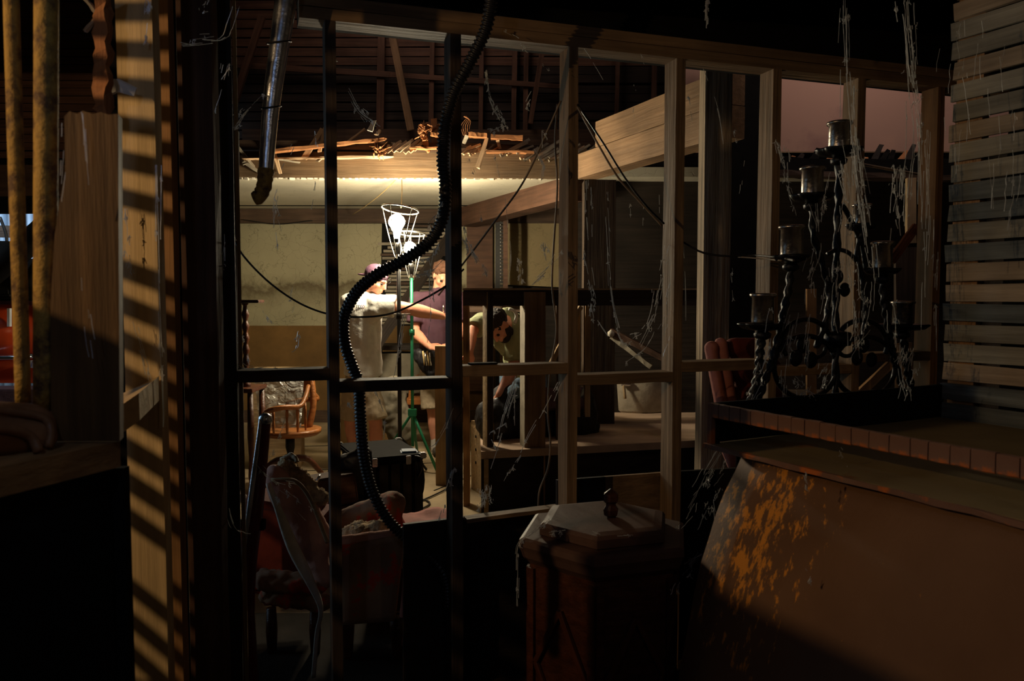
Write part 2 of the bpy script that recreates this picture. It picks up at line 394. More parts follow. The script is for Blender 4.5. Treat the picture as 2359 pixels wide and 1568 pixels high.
def lathe(name, prof, loc, mat, parent=None, segs=20, rot=None, smooth=True, wob=0, sy=1.0, **kw):
    bm = bmesh.new(); rings = []
    for i, (r, z) in enumerate(prof):
        ring = []
        for k in range(segs):
            an = 2 * math.pi * k / segs
            rr = r * (1 + wob * math.cos(an * 8)) if wob else r
            ring.append(bm.verts.new((rr * math.cos(an), rr * math.sin(an) * sy, z)))
        rings.append(ring)
    for a, b in zip(rings, rings[1:]):
        for k in range(segs): bm.faces.new((a[k], a[(k + 1) % segs], b[(k + 1) % segs], b[k]))
    bm.faces.new(rings[0][::-1]); bm.faces.new(rings[-1])
    bmesh.ops.recalc_face_normals(bm, faces=bm.faces[:])
    me = bpy.data.meshes.new(name); bm.to_mesh(me); bm.free()
    mt = Matrix.Translation(Vector(loc)) @ (rot.to_4x4() if rot else Matrix.Identity(4))
    return put(name, me, mat, parent, mt, smooth=smooth, **kw)
# voxel-merged soft bodies
def _ell(bm, c, r, rot=None, seg=14):
    m = Matrix.Translation(Vector(c)) @ (rot.to_4x4() if rot else Matrix.Identity(4)) @ Matrix.Diagonal((r[0], r[1], r[2], 1))
    bmesh.ops.create_uvsphere(bm, u_segments=seg, v_segments=10, radius=1, matrix=m)
def _cap(bm, a, b, ra, rb, flat=False, ov=1.0, hint=(0, 1, 0)):
    a = Vector(a); b = Vector(b)
    m3 = frame(b - a, hint); L = (b - a).length
    n = 8; rings = []
    xs = []
    if not flat:
        for i in range(4): an = math.pi / 2 * (1 - (i + .25) / 4.25); xs.append((-ra * math.sin(an), ra * math.cos(an)))
    for i in range(n + 1): xs.append((L * i / n, ra + (rb - ra) * i / n))
    if not flat:
        for i in range(4): an = math.pi / 2 * ((i + 1) / 4.25); xs.append((L + rb * math.sin(an), rb * math.cos(an)))
    for x, r in xs:
        ring = []
        for k in range(14):
            an = 2 * math.pi * k / 14
            ring.append(bm.verts.new(a + m3 @ Vector((x, r * math.cos(an), r * ov * math.sin(an)))))
        rings.append(ring)
    for p, q in zip(rings, rings[1:]):
        for k in range(14): bm.faces.new((p[k], p[(k + 1) % 14], q[(k + 1) % 14], q[k]))
    bm.faces.new(rings[0][::-1]); bm.faces.new(rings[-1])
def soft(name, prims, mat, parent=None, vox=.012, smooth_it=4, disp=None, **kw):
    bm = bmesh.new()
    for p in prims:
        if p[0] == 'e': _ell(bm, *p[1:])
        else: _cap(bm, *p[1:])
    c = sum((v.co for v in bm.verts), Vector()) / len(bm.verts)
    for v in bm.verts: v.co -= c
    bmesh.ops.recalc_face_normals(bm, faces=bm.faces[:])
    me = bpy.data.meshes.new(name + '_src'); bm.to_mesh(me); bm.free()
    t = bpy.data.objects.new('tmp', me); COL.objects.link(t)
    md = t.modifiers.new('r', 'REMESH'); md.mode = 'VOXEL'; md.voxel_size = vox
    if smooth_it: s = t.modifiers.new('s', 'SMOOTH'); s.iterations = smooth_it; s.factor = .5
    if disp:
        tx = bpy.data.textures.new(name, 'CLOUDS'); tx.noise_scale = disp[0]; tx.noise_depth = 3
        d = t.modifiers.new('d', 'DISPLACE'); d.texture = tx; d.strength = disp[1]; d.mid_level = .5
    dg = bpy.context.evaluated_depsgraph_get()
    me2 = bpy.data.meshes.new_from_object(t.evaluated_get(dg)); me2.name = name
    bpy.data.objects.remove(t); bpy.data.meshes.remove(me)
    return put(name, me2, mat, parent, Matrix.Translation(c), smooth=True, **kw)
# ================================================================ THE SETTING
TA = .332; ca = 1 / math.sqrt(1 + TA * TA); sa = TA * ca
WV = Vector((ca, sa, 0)); NV = Vector((-sa, ca, 0)); WO = Vector((0, 2.75, 0))
def wp(s, t, z): return WO + WV * s + NV * t + Vector((0, 0, z))
def s_at(px, t=0):
    u = (px - CX) / F
    # point on plane t behind the front of the frame wall
    Y0 = 2.75 + t * ca + t * sa * TA
    Y = Y0 / (1 - TA * u); X = u * Y
    return (X + t * sa) / ca
def z_at(px, py, t=0):
    return onplane(px, py, WO + NV * t, NV).z
S = 'structure'
put('floor', bpy.data.meshes.new('floor'), kind=S)
fl = bpy.data.objects['floor']
bm = bmesh.new(); bmesh.ops.create_grid(bm, x_segments=2, y_segments=2, size=.5)
for v in bm.verts: v.co = Vector((v.co.x * 16, v.co.y * 14 + 4.5, 0))
bm.to_mesh(fl.data); bm.free(); fl.data.materials.append(M['concrete']); fl['label'] = 'worn tan concrete floor of the back room'
# saw cuts in the slab
fj = M['blackwood']
for i, (a, b) in enumerate((((700, 1085, 0), (1060, 1062, 0)), ((700, 1028, 0), (900, 1022, 0)), ((1000, 1130, 0), (1100, 1090, 0)))):
    pa = onplane(a[0], a[1], (0, 0, 0), (0, 0, 1)); pb = onplane(b[0], b[1], (0, 0, 0), (0, 0, 1))
    beam('floor_joint', pa + Vector((0, 0, .001)), pb + Vector((0, 0, .001)), .012, .004, 'black', fl, (1, 0, 0), 1, 0)
def wall(name, c, size, mat, rz=0, label=None, bev=0):
    return box(name, c, size, mat, None, rz, bev, kind=S, label=label)
ff = wall('floor_front', (0, .7, .004), (9, 5.6, .008), 'darkfloor', 0, 'near-black floor in front of the lit room')  # dark slab added over the concrete, shade put into its colour
# near low ceiling over the camera side
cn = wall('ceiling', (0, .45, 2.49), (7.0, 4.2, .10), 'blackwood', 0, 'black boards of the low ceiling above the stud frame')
# ceiling of the lit back room
cb = wall('ceiling_back', (-.3, 8.0, 2.495), (6.6, 2.78, .08), 'ceilplaster', 0, 'sagging pale plaster ceiling over the lit back room')
# back wall
wb = wall('wall_back', (-1.78, 9.1, 1.25), (3.35, .1, 2.5), 'wallplaster', 0, 'cracked olive plaster wall behind the work lamps')
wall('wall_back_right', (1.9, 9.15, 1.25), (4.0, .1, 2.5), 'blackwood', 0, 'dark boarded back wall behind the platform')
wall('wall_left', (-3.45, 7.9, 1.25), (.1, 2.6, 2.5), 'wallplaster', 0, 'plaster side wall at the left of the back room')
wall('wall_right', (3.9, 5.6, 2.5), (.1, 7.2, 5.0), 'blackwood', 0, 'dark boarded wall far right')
box('dado', (-1.78, 9.03, .56), (3.34, .03, 1.12), 'plaster_brown', wb, 0, .003)
box('base_board', (-1.78, 9.0, .07), (3.34, .03, .14), 'brownboard', wb, 0, .003)
t1 = beam('trim_1', (-3.4, 8.98, 2.37), (2.9, 8.98, 2.37), .16, .06, 'brownboard', None, (0, 0, 1), kind=S, label='dark brown beam along the top of the back wall')
# stained plaster between the dark door and the inner beam
slab('plaster_panel', [P(1160, 514, 8.98), P(1300, 514, 8.98), P(1300, 662, 8.98), P(1160, 655, 8.98)], (0, .05, 0), 'stained', wb)
slab('door_panel', [P(1075, 505, 8.97), P(1135, 505, 8.97), P(1135, 900, 8.97), P(1075, 900, 8.97)], (0, .05, 0), 'redboard', wb)
# laths showing where the plaster fell off behind the lamps
for i in range(34):
    y = 520 + i * 8.3
    x0 = 872 + R.uniform(-8, 22) + (30 if i < 5 else 0); x1 = 1030 + R.uniform(-25, 20)
    a = P(x0, y, 9.03); b = P(x1, y + R.uniform(-1.5, 1.5), 9.03)
    beam('lath', a, b, .03, .012, 'lath_grey' if i % 4 else 'brownboard', wb, (0, 0, 1), 1, .001)
slab('lath_backing', [P(880, 512, 9.045), P(1036, 512, 9.045), P(1036, 800, 9.045), P(875, 800, 9.045)], (0, .01, 0), 'black', wb)
# ---- upper storey seen through the broken floor
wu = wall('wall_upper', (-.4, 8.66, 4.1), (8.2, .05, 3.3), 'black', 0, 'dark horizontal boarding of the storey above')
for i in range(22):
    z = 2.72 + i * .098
    beam('board', (-3.6, 8.60 + R.uniform(-.006, .006), z), (2.6, 8.60 + R.uniform(-.006, .006), z + R.uniform(-.01, .01)), .085, .025, 'redboard' if z > 3.9 else 'blackwood', wu, (0, 0, 1), 10, .004)  # lower boards near-black: their shadow is put into the colour
for px, wd in ((876, .075), (993, .05), (1107, .045), (1183, .05), (1210, .05), (1420, .04), (1505, .05), (1585, .06)):
    a = P(px, 305, 8.5); b = P(px + 4, 30, 8.5)
    beam('upright', a, b, wd, .05, 'redboard', wu, (1, 0, 0), 4, .003)
beam('rail', P(545, 150, 8.46), P(900, 172, 8.46), .06, .03, 'redboard', wu, (0, 0, 1), 4, .003)
beam('rail', P(900, 172, 8.46), P(1300, 200, 8.46), .05, .03, 'redboard', wu, (0, 0, 1), 4, .003)
beam('rail', P(560, 316, 8.3), P(1430, 318, 8.3), .16, .06, 'brownboard', wu, (0, 0, 1), 4, .003)
for i, (a, b, wd, lab) in enumerate((((900, 62), (946, 300), .075, 'long grey brace leaning left in the upper storey, right of the conduit'), ((604, 38), (538, 240), .07, 'pale brace leaning right beside the galvanised conduit'), ((1252, 100), (1222, 285), .05, 'short brown brace leaning left of the fourth stud'))):
    beam('brace', P(a[0], a[1], 8.2), P(b[0], b[1], 8.2), wd, .04, 'redboard' if i else 'stud', None, (1, 0, 0), 5, .003, label=lab, cat='brace')
# ---- front joist of the upper floor
jz0 = P(900, 408, 6.6).z; jz1 = P(900, 352, 6.6).z
x0 = P(520, 400, 6.6).x; x1 = P(1350, 400, 6.6).x
jo = beam('floor_joist', (x0, 6.57, jz0 + .10), (x1, 6.57, jz0 + .085), .21, .06, 'joist', None, (0, 0, 1), 8, .002, kind=S, label='heavy floor joist under the broken laths')
beam('joist_cap', (x0, 6.56, jz0 + .26), (x1, 6.56, jz0 + .215), .07, .07, 'brownboard', jo, (0, 0, 1), 8, .006)
# ---- platform
pz = .43
A = onplane(1108, 1040, (0, 0, pz), (0, 0, 1)); B = onplane(1640, 1012, (0, 0, pz), (0, 0, 1))
dv = (B - A).normalized(); B = A + dv * 4.2
back = Vector((-.05, 1, 0)) * 2.2
pf = slab('platform', [A, B, B + back + Vector((0, 0, 0)), A + back * .98], (0, 0, -.05), 'platform', None, kind=S, label='raised dusty brown platform at the right')
slab('fascia', [A + Vector((0, .02, -.05)), B + Vector((0, .02, -.05)), B + Vector((0, .02, -pz)), A + Vector((0, .02, -pz))], (0, .04, 0), 'blackwood', pf)
slab('side_board', [A + Vector((0.02, 0, -.05)), A + back * .95 + Vector((0.02, 0, -.05)), A + back * .95 + Vector((0.02, 0, -pz)), A + Vector((0.02, 0, -pz))], (.03, 0, 0), 'tan', pf)

# ---- the stud frame
wf = thing('wall_front', wp(0, 0, 0), 'open wall of bare studs between the camera and the lit room', 'wall', kind=S)
ZB = 2.335
studs = [(757, 'stud_dark'), (1040, 'stud_dark'), (1308, 'stud'), (1552, 'stud'), (1772, 'stud'), (1965, 'stud'), (2146, 'stud_orange')]  # left two darker: their unlit fronts are put into the wood colour
SS = [s_at(p) for p, _ in studs]
s_left = s_at(545)
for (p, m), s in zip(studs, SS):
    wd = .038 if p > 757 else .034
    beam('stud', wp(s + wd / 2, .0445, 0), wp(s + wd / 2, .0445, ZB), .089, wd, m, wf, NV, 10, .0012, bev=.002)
for i, z in enumerate((ZB + .019, ZB + .058)):
    beam('top_plate', wp(s_at(700), .0445, z), wp(3.2, .0445, z), .089 - .004 * i, .037, 'stud', wf, NV, 10, .001, bev=.002)
beam('sole_plate', wp(s_left, .0445, .019), wp(3.2, .0445, .019), .089, .038, 'stud_dark', wf, NV, 4, .001)
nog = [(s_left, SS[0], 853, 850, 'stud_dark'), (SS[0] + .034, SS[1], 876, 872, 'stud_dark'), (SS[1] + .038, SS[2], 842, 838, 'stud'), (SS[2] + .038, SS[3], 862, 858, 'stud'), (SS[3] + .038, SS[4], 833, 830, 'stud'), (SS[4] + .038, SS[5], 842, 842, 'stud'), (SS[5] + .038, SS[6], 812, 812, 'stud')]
cxs = [650, 910, 1180, 1440, 1660, 1880, 2060]
for (a, b, ya, yb, m), cx in zip(nog, cxs):
    z = z_at(cx, (ya + yb) / 2)
    beam('nogging', wp(a, .0445, z - .019), wp(b, .0445, z - .019), .089, .038, m, wf, NV, 5, .001, bev=.002)
# end post of the left part, doubled, in near-black wood
beam('post', wp(s_left - .032, .045, 0), wp(s_left - .032, .045, 2.42), .089, .062, 'blackwood', wf, NV, 6, .001, bev=.002)
beam('post_lit_edge', wp(s_left + .008, .115, 0), wp(s_left + .008, .115, 2.40), .05, .012, 'tan', wf, NV, 6, .001)  # tan strip paints the lit back edge of the dark post
# sheathing behind the lower right of the frame
tb = .095
def shp(pts, mat, nm='sheathing'):
    return slab(nm, [onplane(x, y, WO + NV * tb, NV) for x, y in pts], NV * .018, mat, wf)
shp([(930, 1208), (1282, 1166), (1282, 1590), (930, 1650)], 'blackwood')
shp([(1284, 1106), (1395, 1098), (1395, 1600), (1284, 1600)], 'blackwood')
shp([(1395, 1098), (1560, 1086), (1560, 1600), (1395, 1600)], 'stud')
shp([(1560, 1086), (1700, 1078), (1700, 1600), (1560, 1600)], 'blackwood')
shp([(1700, 1078), (2160, 1050), (2160, 1500), (1700, 1600)], 'blackwood')
beam('ledge', onplane(1072, 1196, WO + NV * .06, NV), onplane(1284, 1168, WO + NV * .06, NV), .05, .014, 'stud', wf, NV, 4, .001)
# solid header over the plate
slab('header', [wp(s_at(700), .10, ZB + .01), wp(3.4, .10, ZB + .01), wp(3.4, .10, 3.4), wp(s_at(700), .10, 3.4)], NV * .04, 'black', wf)
slab('bay_shade_sheet', [P(1676, 60, 5.2), P(1752, 60, 5.2), P(1752, 1060, 5.2), P(1676, 1060, 5.2)], (0, .03, 0), 'black', wf)  # black sheet added so the open bay stays dark

# ---- left frame: posts that run toward the camera
wl = thing('wall_left_front', P(320, 1500, 1.95).xy.to_3d(), 'stud wall running toward the camera at the left', 'wall', kind=S)
def vpost(name, xl, xr, D, z0, z1, depth, mat, parent, yaw=0.0, **kw):
    a = P(xl, 684, D); b = P(xr, 684, D); c = (a + b) / 2; wd = abs(b.x - a.x)
    h = Vector((math.cos(yaw), math.sin(yaw), 0)); q = Vector((-math.sin(yaw), math.cos(yaw), 0))
    c = c + q * depth / 2
    return beam(name, (c.x, c.y, z0), (c.x, c.y, z1), wd, depth, mat, parent, h, 12, .001, bev=.002, **kw)
vpost('stud', 283, 366, 1.93, 0, 2.43, .038, 'stud_pale', wl)
vpost('stud', 330, 402, 2.16, 0, 2.43, .038, 'stud_orange', wl)
vpost('stud', 420, 499, 2.30, 0, 2.43, .05, 'redboard', wl)
# boards closing the left part of the frame, in flat black
for i in range(7):
    a = s_at(262 + i * 40, .12); b = s_at(262 + (i + 1) * 40, .12) - .003
    beam('sheathing_board', wp((a + b) / 2, .13, 0), wp((a + b) / 2, .13, 2.42), b - a, .02, 'black', wl, WV, 3, .001)
cl = Vector((-.925, 1.99, 0))
# noggings of that wall: upper one ends at the pale stud, lower one runs to the broken post
na = P(352, 905, 1.93); nb = na + Vector((-.30, -.62, 0)) * 1.0
# near broken post
wpst = P(210, 684, 1.34)
bm = bmesh.new()
prof = [(148, 258), (272, 262), (274, 640), (276, 1014), (118, 1014), (118, 620), (132, 480), (150, 400)]
pts = []
top = [(148, 268), (160, 256), (178, 262), (190, 255), (214, 262), (232, 258), (250, 264), (272, 262)]
pts = [P(x, y, 1.34) for x, y in top + [(274, 640), (276, 1016), (118, 1016), (116, 700), (126, 540), (136, 470), (150, 400)]]
slab('broken_post', pts, (-.012, .038, 0), 'nearpost', None, label='wide near plank with a snapped top, out of focus at the left', cat='post')
# low near nogging (its top and right side seen)
e1 = P(277, 1016, 1.36); e2 = P(120, 1016, 1.36); dn = Vector((-.33, -.944, 0))
slab('sill_board', [e1, e2, e2 + dn * 1.05, e1 + dn * 1.05], (0, 0, -.045), 'sill', None, label='thick sill board running toward the camera from the broken post', cat='board')
g1 = P(366, 868, 1.92); g2 = P(285, 905, 1.92)
slab('shade_panel', [e1 + Vector((-.02, 0, -.05)), e1 + dn * 1.0 + Vector((-.02, 0, -.05)), e1 + dn * 1.0 + Vector((-.02, 0, -1.2)), e1 + Vector((-.02, 0, -1.2))], (-.02, 0, 0), 'black', wl)  # black panels added where the space under the sill is only dark
slab('shade_panel', [e1 + Vector((-.0, 0.01, -.05)), e2 + Vector((-.6, .01, -.05)), e2 + Vector((-.6, .01, -1.2)), e1 + Vector((0, .01, -1.2))], (0, .02, 0), 'black', wl)
slab('short_block', [P(366, 866, 1.92), P(284, 905, 1.92), P(284, 930, 1.66), P(320, 905, 1.70)], (0, 0, -.06), 'stud_pale', None, label='short tilted block nailed across the pale striped stud', cat='board')
# off-frame parts of the same left wall that stand between the lamp and the studs
mv = Vector((.9, .44, 0)).normalized(); dd = Vector((.44, -.9, 0)).normalized(); q0 = Vector((-1.40, 1.31, 0))
lw = thing('slatted_wall', q0, 'open slatted wall left of the camera, in front of the work light', 'wall', kind=S)
zz = 1.14; i = 0
gaps = [5]
while zz < 2.36:
    h = .026 + R.uniform(-.003, .003)
    if i % 9 != 5:
        beam('slat', q0 - dd * .62 + Vector((0, 0, zz)), q0 + dd * .045 + Vector((0, 0, zz)), h, .006, 'lath_grey', lw, (0, 0, 1), 2, .001)
    zz += .0495; i += 1
for s in (-.62, -.30):
    beam('stud', q0 + dd * s - mv * .02, q0 + dd * s - mv * .02 + Vector((0, 0, 2.43)), .038, .05, 'stud', lw, dd, 2, .001)
slab('panel', [q0 - dd * .6, q0 + dd * 1.7, q0 + dd * 1.7 + Vector((0, 0, 1.70)), q0 + dd * .26 + Vector((0, 0, 1.70)), q0 + dd * .26 + Vector((0, 0, .8)), q0 - dd * .6 + Vector((0, 0, .8))], mv * -.02, 'blackwood', lw)

# ---- far left: boards, opening with the yard beyond
wx = wall('wall_far_left', (-3.6, 5.0, 3.65), (3.5, .06, 3.3), 'black', 0, 'dark boards far left behind the yellow pipes')
for i in range(30):
    y = -40 + i * 18
    if y > 372: break
    a = P(-60, y, 4.9); b = P(262, y + 1, 4.9)
    beam('board', a, b, .042, .02, 'redboard', wx, (0, 0, 1), 2, .003)
beam('header_beam', P(-80, 418, 4.8), P(262, 418, 4.8), .19, .08, 'brownboard', wx, (0, 0, 1), 4, .003)
beam('header_beam', P(-80, 472, 4.8), P(262, 472, 4.8), .10, .08, 'black', wx, (0, 0, 1), 4, .003)
slab('side_pier', [P(262, 300, 4.95), P(545, 300, 4.95), P(545, 1300, 4.95), P(175, 1300, 4.95), P(175, 480, 4.95), P(262, 480, 4.95)], (0, .05, 0), 'black', wx)
yd = thing('yard_wall', (-5.3, 9.2, 0), 'pale blue corrugated metal wall outside, seen at the far left edge', 'wall')
for i in range(34):
    x = -7.6 + i * .11
    tube('corrugation', [(x, 9.2, 0), (x, 9.2, 4)], .058, 'corr', yd, 1, 8, flat=.5, raw=True)
# ================================================================ WORK LAMPS AND STANDS
def ring_pts(c, r, n=28, tilt=(0, 0)):
    return [Vector(c) + Vector((r * math.cos(2 * math.pi * k / n), r * math.sin(2 * math.pi * k / n), tilt[0] * r * math.cos(2 * math.pi * k / n) + tilt[1] * r * math.sin(2 * math.pi * k / n))) for k in range(n + 1)]
def work_lamp(px, ytop, ybot, rx, D, bulb_px, bulb_r, strength, polemat, label, foot_y, tilt):
    top = P(px, ytop, D); bot = P(px - 4 if polemat == 'blackmetal' else px, ybot, D); base = Vector((bot.x, bot.y, 0))
    t = thing('work_lamp', base, label, 'lamp', 'caged work lamps on stands')
    r = rx / F * D
    pole = tube('pole', [bot + Vector((0, 0, .0)), base + Vector((0, 0, .22))], .016 if polemat == 'blackmetal' else .013, polemat, t, 2, 10, raw=False)
    tube('collar', [bot + Vector((0, 0, -.42)), bot + Vector((0, 0, -.47))], .022, polemat, t, 1, 10)
    tube('cage_ring', ring_pts(top, r, tilt=tilt), .006, 'cage', t, 40, 6, closed=True)
    for k in range(5):
        an = 2 * math.pi * k / 5 + .5
        p = top + Vector((r * math.cos(an), r * math.sin(an), tilt[0] * r * math.cos(an) + tilt[1] * r * math.sin(an)))
        q = bot + Vector((.02 * math.cos(an), .02 * math.sin(an), 0))
        tube('cage_wire', [p, p.lerp(q, .45) + (p - top) * .06, p.lerp(q, .9) + (p - top) * .05, q], .0045, 'cage', t, 10, 5)
    b = P(bulb_px[0], bulb_px[1], D)
    lathe('bulb', [(.02, -bulb_r * 1.9), (.028, -bulb_r * 1.5), (bulb_r * .62, -bulb_r * .75), (bulb_r * .95, -.2 * bulb_r), (bulb_r, .15 * bulb_r), (bulb_r * .8, .62 * bulb_r), (bulb_r * .4, .92 * bulb_r), (.004, bulb_r)], b, emis('bulb_glow', (1.0, .86, .60), strength), t, 16, label='glowing bulb')
    lathe('socket', [(.022, 0), (.024, .06), (.02, .09)], bot.lerp(b, .25) - Vector((0, 0, .03)), 'blackmetal', t, 12)
    return t, bot, base
lp1, bt1, bs1 = work_lamp(922, 482, 598, 42, 6.2, (914, 512), .066, BULB1, 'blackmetal', 'taller caged work lamp on a black stand with a bright bare bulb', 1050, (-.12, -.14))
for a in ((.36, -.75), (-.42, .35), (.3, .45)):
    tube('leg', [bs1 + Vector((0, 0, .34)), bs1 + Vector((a[0] * .6, a[1] * .6, .012))], .011, 'blackmetal', lp1, 2, 8)
tube('tie_bar', [P(905, 723, 6.18), P(945, 723, 6.3)], .005, 'cage', lp1, 2, 6)
lp2, bt2, bs2 = work_lamp(948, 538, 640, 31, 6.4, (944, 572), .055, BULB2, 'greenpaint', 'lower caged work lamp on a green stand, nearer the man in purple', 985, (-.06, -.10))
hub = Vector((bs2.x, bs2.y, .50))
for e in ((1008, 1068, 6.35), (880, 1024, 6.9), (962, 1010, 7.0)):
    g = P(*e); tube('leg', [hub, Vector((g.x, g.y, .012))], .012, 'greenpaint', lp2, 2, 8)
box('leg_hub', hub, (.07, .05, .06), 'greenpaint', lp2)
# hanging cord to the lamp, and slack wire across the ceiling
hk = P(925, 414, 6.62)
cd = tube('hanging_cord', [hk + Vector((0, 0, .04)), P(926, 440, 6.5), P(924, 478, 6.22)], .004, 'ochrewire', None, 8, 5, label='thin cord hanging from the ceiling edge down to the taller lamp', cat='cord')
tube('slack_wire', [hk + Vector((0, 0, .05)), P(880, 445, 7.0), P(840, 476, 7.6), P(812, 494, 8.7)], .004, 'ochrewire', None, 12, 5, label='thin ochre wire sagging across the plaster ceiling', cat='wire')

# ================================================================ PEOPLE
def rotm(f, u=(0, 0, 1)):
    f = Vector(f).normalized(); u = Vector(u); u = (u - f * u.dot(f)).normalized(); r = f.cross(u)
    return Matrix((f, r, u)).transposed()          # x = forward, y = right, z = up
def head_prims(c, rot, k=1.0):
    c = Vector(c); E = []
    def e(x, y, z, rx, ry, rz): E.append(('e', c + rot @ (Vector((x, y, z)) * k), (rx * k, ry * k, rz * k), rot))
    e(-.012, 0, .035, .098, .077, .085)      # skull
    e(.030, 0, -.030, .062, .060, .078)      # face
    e(.052, 0, -.085, .034, .036, .026)      # chin
    e(.012, 0, -.072, .056, .053, .034)      # jaw
    e(.086, 0, .018, .016, .044, .012)       # brow
    e(.104, 0, -.018, .014, .011, .026); e(.112, 0, -.036, .015, .014, .012)   # nose
    e(.088, 0, -.062, .012, .024, .007); e(.086, 0, -.076, .012, .020, .008)   # lips
    for s in (-1, 1):
        e(.055, s * .040, -.030, .030, .020, .024)       # cheek
        e(-.002, s * .078, -.008, .020, .008, .030)      # ear
        e(-.002, s * .083, .012, .012, .006, .012)
    return E
def eyes(c, rot, par, k=1.0):
    for s in (-1, 1):
        bm = bmesh.new(); _ell(bm, (0, 0, 0), (.010, .013, .010), rot, 10)
        me = bpy.data.meshes.new('eye'); bm.to_mesh(me); bm.free()
        put('eye', me, 'hairdark', par, Matrix.Translation(Vector(c) + rot @ (Vector((.083, s * .031, -.004)) * k)), smooth=True)
def hand_prims(wrist, f, up, side=1, curl=.5, k=1.0, spread=1.0):
    """palm and five fingers; f points along the hand, up is the back of the hand"""
    m = rotm(f, up); w = Vector(wrist); E = []
    def q(x, y, z): return w + m @ (Vector((x, y * side, z)) * k)
    E.append(('e', q(.045, 0, 0), (.052 * k, .040 * k, .016 * k), m))
    for j, (y, L) in enumerate(((-.028, .072), (-.010, .082), (.010, .076), (.027, .060))):
        a = q(.078, y, 0); a1 = curl * .8; a2 = curl * 1.7; a3 = curl * 2.4
        b = q(.078 + L * .42 * math.cos(a1), y * 1.1 * spread, -L * .42 * math.sin(a1))
        c_ = q(.078 + L * (.42 * math.cos(a1) + .33 * math.cos(a2)), y * 1.15 * spread, -L * (.42 * math.sin(a1) + .33 * math.sin(a2)))
        d = q(.078 + L * (.42 * math.cos(a1) + .33 * math.cos(a2) + .25 * math.cos(a3)), y * 1.15 * spread, -L * (.42 * math.sin(a1) + .33 * math.sin(a2) + .25 * math.sin(a3)))
        E += [('c', a, b, .0092 * k, .0086 * k), ('c', b, c_, .0086 * k, .0078 * k), ('c', c_, d, .0078 * k, .0065 * k)]
    t0 = q(.018, -.030, -.004); t1 = q(.045, -.058, -.016); t2 = q(.070, -.066, -.026)
    E += [('c', t0, t1, .013 * k, .0105 * k), ('c', t1, t2, .0105 * k, .008 * k)]
    return E
def limb(a, b, ra, rb, bulge=0):
    a = Vector(a); b = Vector(b)
    if not bulge: return [('c', a, b, ra, rb)]
    m = a.lerp(b, .3)
    return [('c', a, m, ra, ra * (1 + bulge)), ('c', m, b, ra * (1 + bulge), rb)]
def foot(ankle, f, par, mat='shoe'):
    m = rotm(f); a = Vector(ankle)
    return soft('shoe', [('e', a + m @ Vector((.0, 0, -.03)), (.05, .04, .05), m), ('e', a + m @ Vector((.09, 0, -.05)), (.10, .045, .035), m)], mat, par, .012, 3)

# ---- man in the white T-shirt reaching to the right
D1 = 6.5
g = P(838, 1000, D1); root = thing('person', (g.x, g.y, 0), 'man in white T-shirt and purple cap reaching past the work lamps', 'person')
hd = P(866, 645, D1); hf = Vector((.86, -.35, -.38)); hr = rotm(hf, (.15, 0, 1))
neck = P(838, 672, D1 + .03); sh_r = P(872, 700, D1 - .12); sh_l = P(826, 692, D1 + .22)
chest = P(836, 730, D1); waist = P(836, 800, D1 + .02); hip = P(836, 872, D1 + .04)
elb = P(948, 712, D1 - .10); wr = P(1022, 728, D1 + .02)
hipR = hip + Vector((.06, -.07, -.08)); hipL = hip + Vector((-.08, .07, -.08))
knR = P(866, 975, D1 - .05); knL = P(808, 975, D1 + .12)
anR = Vector((knR.x + .0, knR.y - .02, .09)); anL = Vector((knL.x + .04, knL.y, .09))
body = head_prims(hd, hr, .98) + [('c', neck, hd - hr @ Vector((.03, 0, .05)), .060, .056)]
body += [('c', chest, waist, .135, .125), ('c', waist, hip, .125, .13), ('c', sh_r, sh_l, .062, .062), ('c', chest, neck, .11, .06)]
body += limb(sh_r, elb, .062, .050) + limb(elb, wr, .054, .031, .06)
body += hand_prims(wr, (1, .1, -.12), (0, -.2, 1), 1, .45)
lwr = P(836, 815, D1 + .32)
body += limb(sh_l, P(826, 755, D1 + .28), .05, .04) + limb(P(826, 755, D1 + .28), lwr, .04, .027) + hand_prims(lwr, (.8, -.1, .3), (0, -1, .2), -1, .5)
for h_, k_, a_ in ((hipR, knR, anR), (hipL, knL, anL)):
    body += limb(h_, k_, .088, .056) + [('c', k_, k_.lerp(a_, .32), .054, .058), ('c', k_.lerp(a_, .32), a_, .058, .036)]
bo = soft('body', body, 'skin', root, .0085, 4)
eyes(hd, hr, bo)
shirt = [('c', chest + Vector((0, 0, .02)), waist, .158, .150), ('c', waist, hip + Vector((0, 0, .03)), .150, .165, True), ('c', sh_r, sh_l, .078, .078), ('c', chest, neck - Vector((0, 0, .02)), .14, .075),
         ('c', sh_r, sh_r.lerp(elb, .50), .084, .094, True), ('c', sh_r + Vector((-.02, 0, -.06)), chest, .08, .12), ('c', sh_l, P(826, 735, D1 + .26), .074, .08, True),
         ('e', P(812, 700, D1 + .06), (.10, .13, .10)), ('e', P(815, 745, D1 + .05), (.13, .13, .2))]
so = soft('t_shirt', shirt, 'white', root, .011, 3, (.16, .035))
shorts = [('c', hip + Vector((0, 0, .05)), hip + Vector((0, 0, -.06)), .145, .155), ('c', hipR, hipR.lerp(knR, .88), .10, .105, True), ('c', hipL, hipL.lerp(knL, .88), .10, .105, True)]
soft('shorts', shorts, 'khaki', root, .012, 2, (.12, .03))
